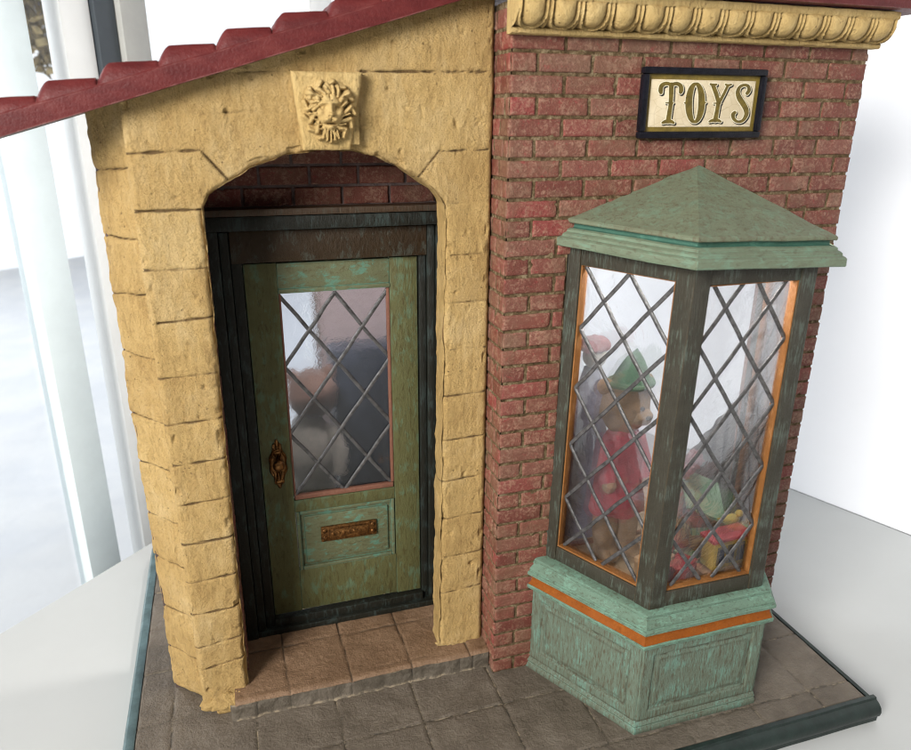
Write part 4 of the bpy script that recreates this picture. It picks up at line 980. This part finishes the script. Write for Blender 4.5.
mb = MB(); mb.box((-7.6,13.0,1.3), (-.6,15.5,18.6), 0, .1); cb = mb.build('carcass', M['navy_cabinet'], t)
for x in (-7.4, -4.0):
    mb = MB(); mb.box((x,12.85,2.0), (x+3.3,12.99,18.2), 0, .05); d_ = mb.build('cabinet_door', M['navy_cabinet'], t)
    mb = MB(); mb.blob((x+(3.0 if x < -5 else .3),12.75,10), .2, sub=2); mb.build('handle', M['brass'], d_)
t = thing('mauve_screen', 'mauve partition panel standing behind the cabinet inside the shop', 'screen', (-4,17,1.3))
mb = MB(); mb.box((-7.9,16.5,1.3), (-.6,16.9,31), 0, .05); mb.build('board', M['mauve'], t)
mb = MB(); mb.box((-8.2,16.4,1.3), (-7.92,17.0,31.2), 0, .05); mb.build('edge_post', M['brown_wood'], t)

# ================================================================== SETTING: table, wall, window, outdoors
def poly_slab(name, pts, z0, z1, mat, **kw):
    mb = MB(); n = len(pts); mb.add([(x, y, z1) for x, y in pts]+[(x, y, z0) for x, y in pts], [tuple(range(n)), tuple(range(2*n-1, n-1, -1))]+[(i, (i+1) % n, n+(i+1) % n, n+i) for i in range(n)])
    o = mb.build(name, mat, None, origin=(0,0,0)); tag(o, **kw); return o
wl = lambda y: 39.1-.405*(y-16.85)
poly_slab('table_surface', [(-120,-72), (-120,-120), (90,-120), (wl(-120)+20,-120), (wl(-40),-40), (wl(66.9),66.9)] if False else [(-108,-60), (-108,-140), (102,-140), (wl(66.9),66.9)], -4.6, -1.6, M['white_table'], kind='structure')
mb = MB(); d = Vector((4.06,-10.03,0)).normalized(); nr = Vector((-d.y, d.x, 0))*-1
a = Vector((wl(66.9),66.9,0))
mb.obox(a, (d, Vector((-d.y, d.x, 0)), Vector((0,0,1))), (0,0,-1.6), (190,1.2,95), 0, .0)
w = mb.build('backdrop_wall', M['white_wall'], None, origin=(0,0,0)); tag(w, kind='structure')
# window: plane x - y = -58, running at 45 degrees
win = thing('window', 'tall room window with white, pale blue and dark posts, left of the shop', 'window', (-29,29,-30))
e1 = Vector((1,1,0)).normalized(); e2 = Vector((1,-1,0)).normalized(); O = Vector((-29,29,0))
sx = lambda x: (x+29)*math.sqrt(2)
def post(x0, x1, mat, dep=(-1.2,1.0), name='post', z=(-40,95)):
    mb = MB(); mb.obox(O, (e1, e2, Vector((0,0,1))), (sx(x0),dep[0],z[0]), (sx(x1),dep[1],z[1]), 0, .12); mb.build(name, mat, win)
post(-29.2, -27.05, M['post_blue'], (-.8,1.2)); post(-24.75, -22.85, M['post_white'], (-1.5,.5)); post(-22.8, -21.45, M['post_dark'], (-1,1.0)); post(-21.4, -19.55, M['post_grey'], (-1,1.6))
post(-44.5, -42.5, M['post_blue'], (-.8,1.2)); post(-3, 0, M['post_white'], (-1.5,.5)); post(12, 16, M['post_white'], (-1,1)); post(-62, -58, M['post_white'], (-1,1))
for xa, xb in ((-57.9,-25.45), (-19.5,-3.05), (.05,11.9)):
    mb = MB(); mb.obox(O, (e1, e2, Vector((0,0,1))), (sx(xa),-.15,-40), (sx(xb),.0,95), 0, 0); mb.build('glass_pane', M['room_glass'], win)
post(-62, 16, M['post_white'], (-1,1), 'window_rail', (-43,-40.1)); post(-62, 16, M['post_white'], (-1,1), 'window_rail', (95.1,99))
# outdoors
def pt(s_, dd, z): return tuple(O+e1*s_-e2*dd+Vector((0,0,z)))
mb = MB(); mb.grid([[pt(s_, dd, -70+4*noise.fractal(Vector((s_*.01, dd*.01, 0)), 1, 2, 4)) for s_ in np.linspace(-500, 700, 50)] for dd in np.linspace(15, 470, 50)])
tag(mb.build('snow_ground', M['snow'], None, origin=(0,0,0)), kind='structure')
sk = NT('overcast_sky'); sk.t.nodes.remove(sk.b); em = sk.n('ShaderNodeEmission')
sk.l(sk.ramp(sk.noise(.004, 4), [(.3,(.84,.88,.92)), (.7,(.96,.97,.98))]), em.inputs[0]); em.inputs[1].default_value = 1.35; sk.l(em.outputs[0], sk.out.inputs[0])
mb = MB(); mb.grid([[pt(60+950*math.sin(a)*math.cos(b), 12+950*math.cos(a)*math.cos(b), -90+950*math.sin(b)) for a in np.linspace(-1.57, 1.57, 40)] for b in np.linspace(-.28, .62, 18)])
tag(mb.build('sky', sk.m, None, origin=(0,0,0)), kind='structure')
for k, (s_, dd, h_, r_) in enumerate(((68,84,156,15),)):
    t = thing('winter_tree', 'small winter tree with dry tan leaves seen through the upper left window pane', 'tree', pt(s_, dd, -70))
    c = Vector(pt(s_, dd, -70)); random.seed(31+k); mb = MB()
    mb.tube([c, c+Vector((1,0,h_*.5)), c+Vector((-1,2,h_*.8))], [1.2,.9,.5], n=8)
    for q in range(14): a = random.uniform(0, 6.28); z = h_*random.uniform(.66, .8); mb.tube([c+Vector((0,0,z)), c+Vector((r_*.8*math.cos(a), r_*.8*math.sin(a), z+h_*.2))], [.9,.2], n=5)
    mb.build('trunk', M['bark'], t)
    mb = MB()
    for q in range(5000):
        v = Vector((random.gauss(0, 1), random.gauss(0, 1), random.gauss(0, 1))).normalized()*random.random()**.5
        p = c+Vector((v.x*r_, v.y*r_, h_*.83+v.z*h_*.12)); u1 = noise.random_unit_vector(); u2 = u1.cross(noise.random_unit_vector()).normalized(); sz = random.uniform(.8, 1.7)
        if k == 1 and q % 3: continue
        mb.add([p+u1*sz, p+u2*sz*.6, p-u1*sz, p-u2*sz*.6], [(0,1,2,3)])
    mb.build('crown', M['shrub'], t)

# ================================================================== LIGHT
def area(name, loc, target, size, power, col, sy=None):
    L = bpy.data.lights.new(name, 'AREA'); L.size = size*S; L.energy = power; L.color = col
    if sy: L.shape = 'RECTANGLE'; L.size_y = sy*S
    o = bpy.data.objects.new(name, L); COL.objects.link(o); o.location = Vector(loc)*S
    o.rotation_euler = (Vector(target)-Vector(loc)).to_track_quat('-Z', 'Y').to_euler(); return o
area('window_light', (-104,-86,78), (-2,0,18), 50, 13.4, (1.0,.972,.925), 62)
area('back_window_light', (-50,78,28), (30,36,10), 50, 1.1, (.96,.98,1.0)).data.spread = math.radians(75)
area('outdoor_daylight', pt(60, 300, 110), pt(60, 300.01, -70), 400, 27, (.95,.975,1.0), 300)
area('overhead_fill', (15,-55,120), (5,5,10), 60, .45, (1.0,.985,.96))  # soft fill added from overhead, not a known ceiling fixture
def lamp(name, loc, p, r, col):
    L = bpy.data.lights.new(name, 'POINT'); L.energy = p; L.shadow_soft_size = r*S; L.color = col
    o = bpy.data.objects.new(name, L); COL.objects.link(o); o.location = Vector(loc)*S
lamp('door_fill', (-9.8,8.4,27.0), .48, 1.2, (1,.95,.9)); lamp('bay_fill', (10.4,-2.8,28.3), .24, 1.2, (1,.96,.92))  # unseen fill lights added to brighten the figure behind the door and bay toys
wd = bpy.data.worlds.new('World'); scene.world = wd; wd.use_nodes = True
wd.node_tree.nodes['Background'].inputs[0].default_value = (.92,.95,1.0,1); wd.node_tree.nodes['Background'].inputs[1].default_value = .055

# ================================================================== CAMERA
cam = bpy.data.cameras.new('camera'); co = bpy.data.objects.new('camera', cam); COL.objects.link(co); scene.camera = co
f, pitch, roll, yaw = 720.854, math.radians(19.6467), math.radians(.4023), math.radians(17.5818)
Fw = Vector((math.sin(yaw)*math.cos(pitch), math.cos(yaw)*math.cos(pitch), -math.sin(pitch)))
Rt = Vector((math.cos(yaw), -math.sin(yaw), 0)); Up = Rt.cross(Fw)
R2 = math.cos(roll)*Rt+math.sin(roll)*Up; U2 = -math.sin(roll)*Rt+math.cos(roll)*Up
m3 = Matrix((R2, U2, -Fw)).transposed(); co.matrix_world = Matrix.Translation(Vector((-13.7603,-35.0154,33.9525))*S) @ m3.to_4x4()
cam.sensor_fit = 'HORIZONTAL'; cam.sensor_width = 36; cam.lens = f/911*36; cam.clip_start = .01; cam.clip_end = 50
cam.dof.use_dof = True; cam.dof.focus_distance = 43*S; cam.dof.aperture_fstop = 20
scene.view_settings.view_transform = 'Standard'; scene.view_settings.look = 'None'; scene.view_settings.exposure = 0; scene.view_settings.gamma = 1
scene.cycles.filter_width = 1.1; scene.cycles.max_bounces = 12; scene.cycles.transparent_max_bounces = 16; scene.cycles.transmission_bounces = 8
scene.cycles.caustics_reflective = False; scene.cycles.caustics_refractive = False; scene.cycles.sample_clamp_indirect = 4
scene.render.resolution_x = 1024; scene.render.resolution_y = 843
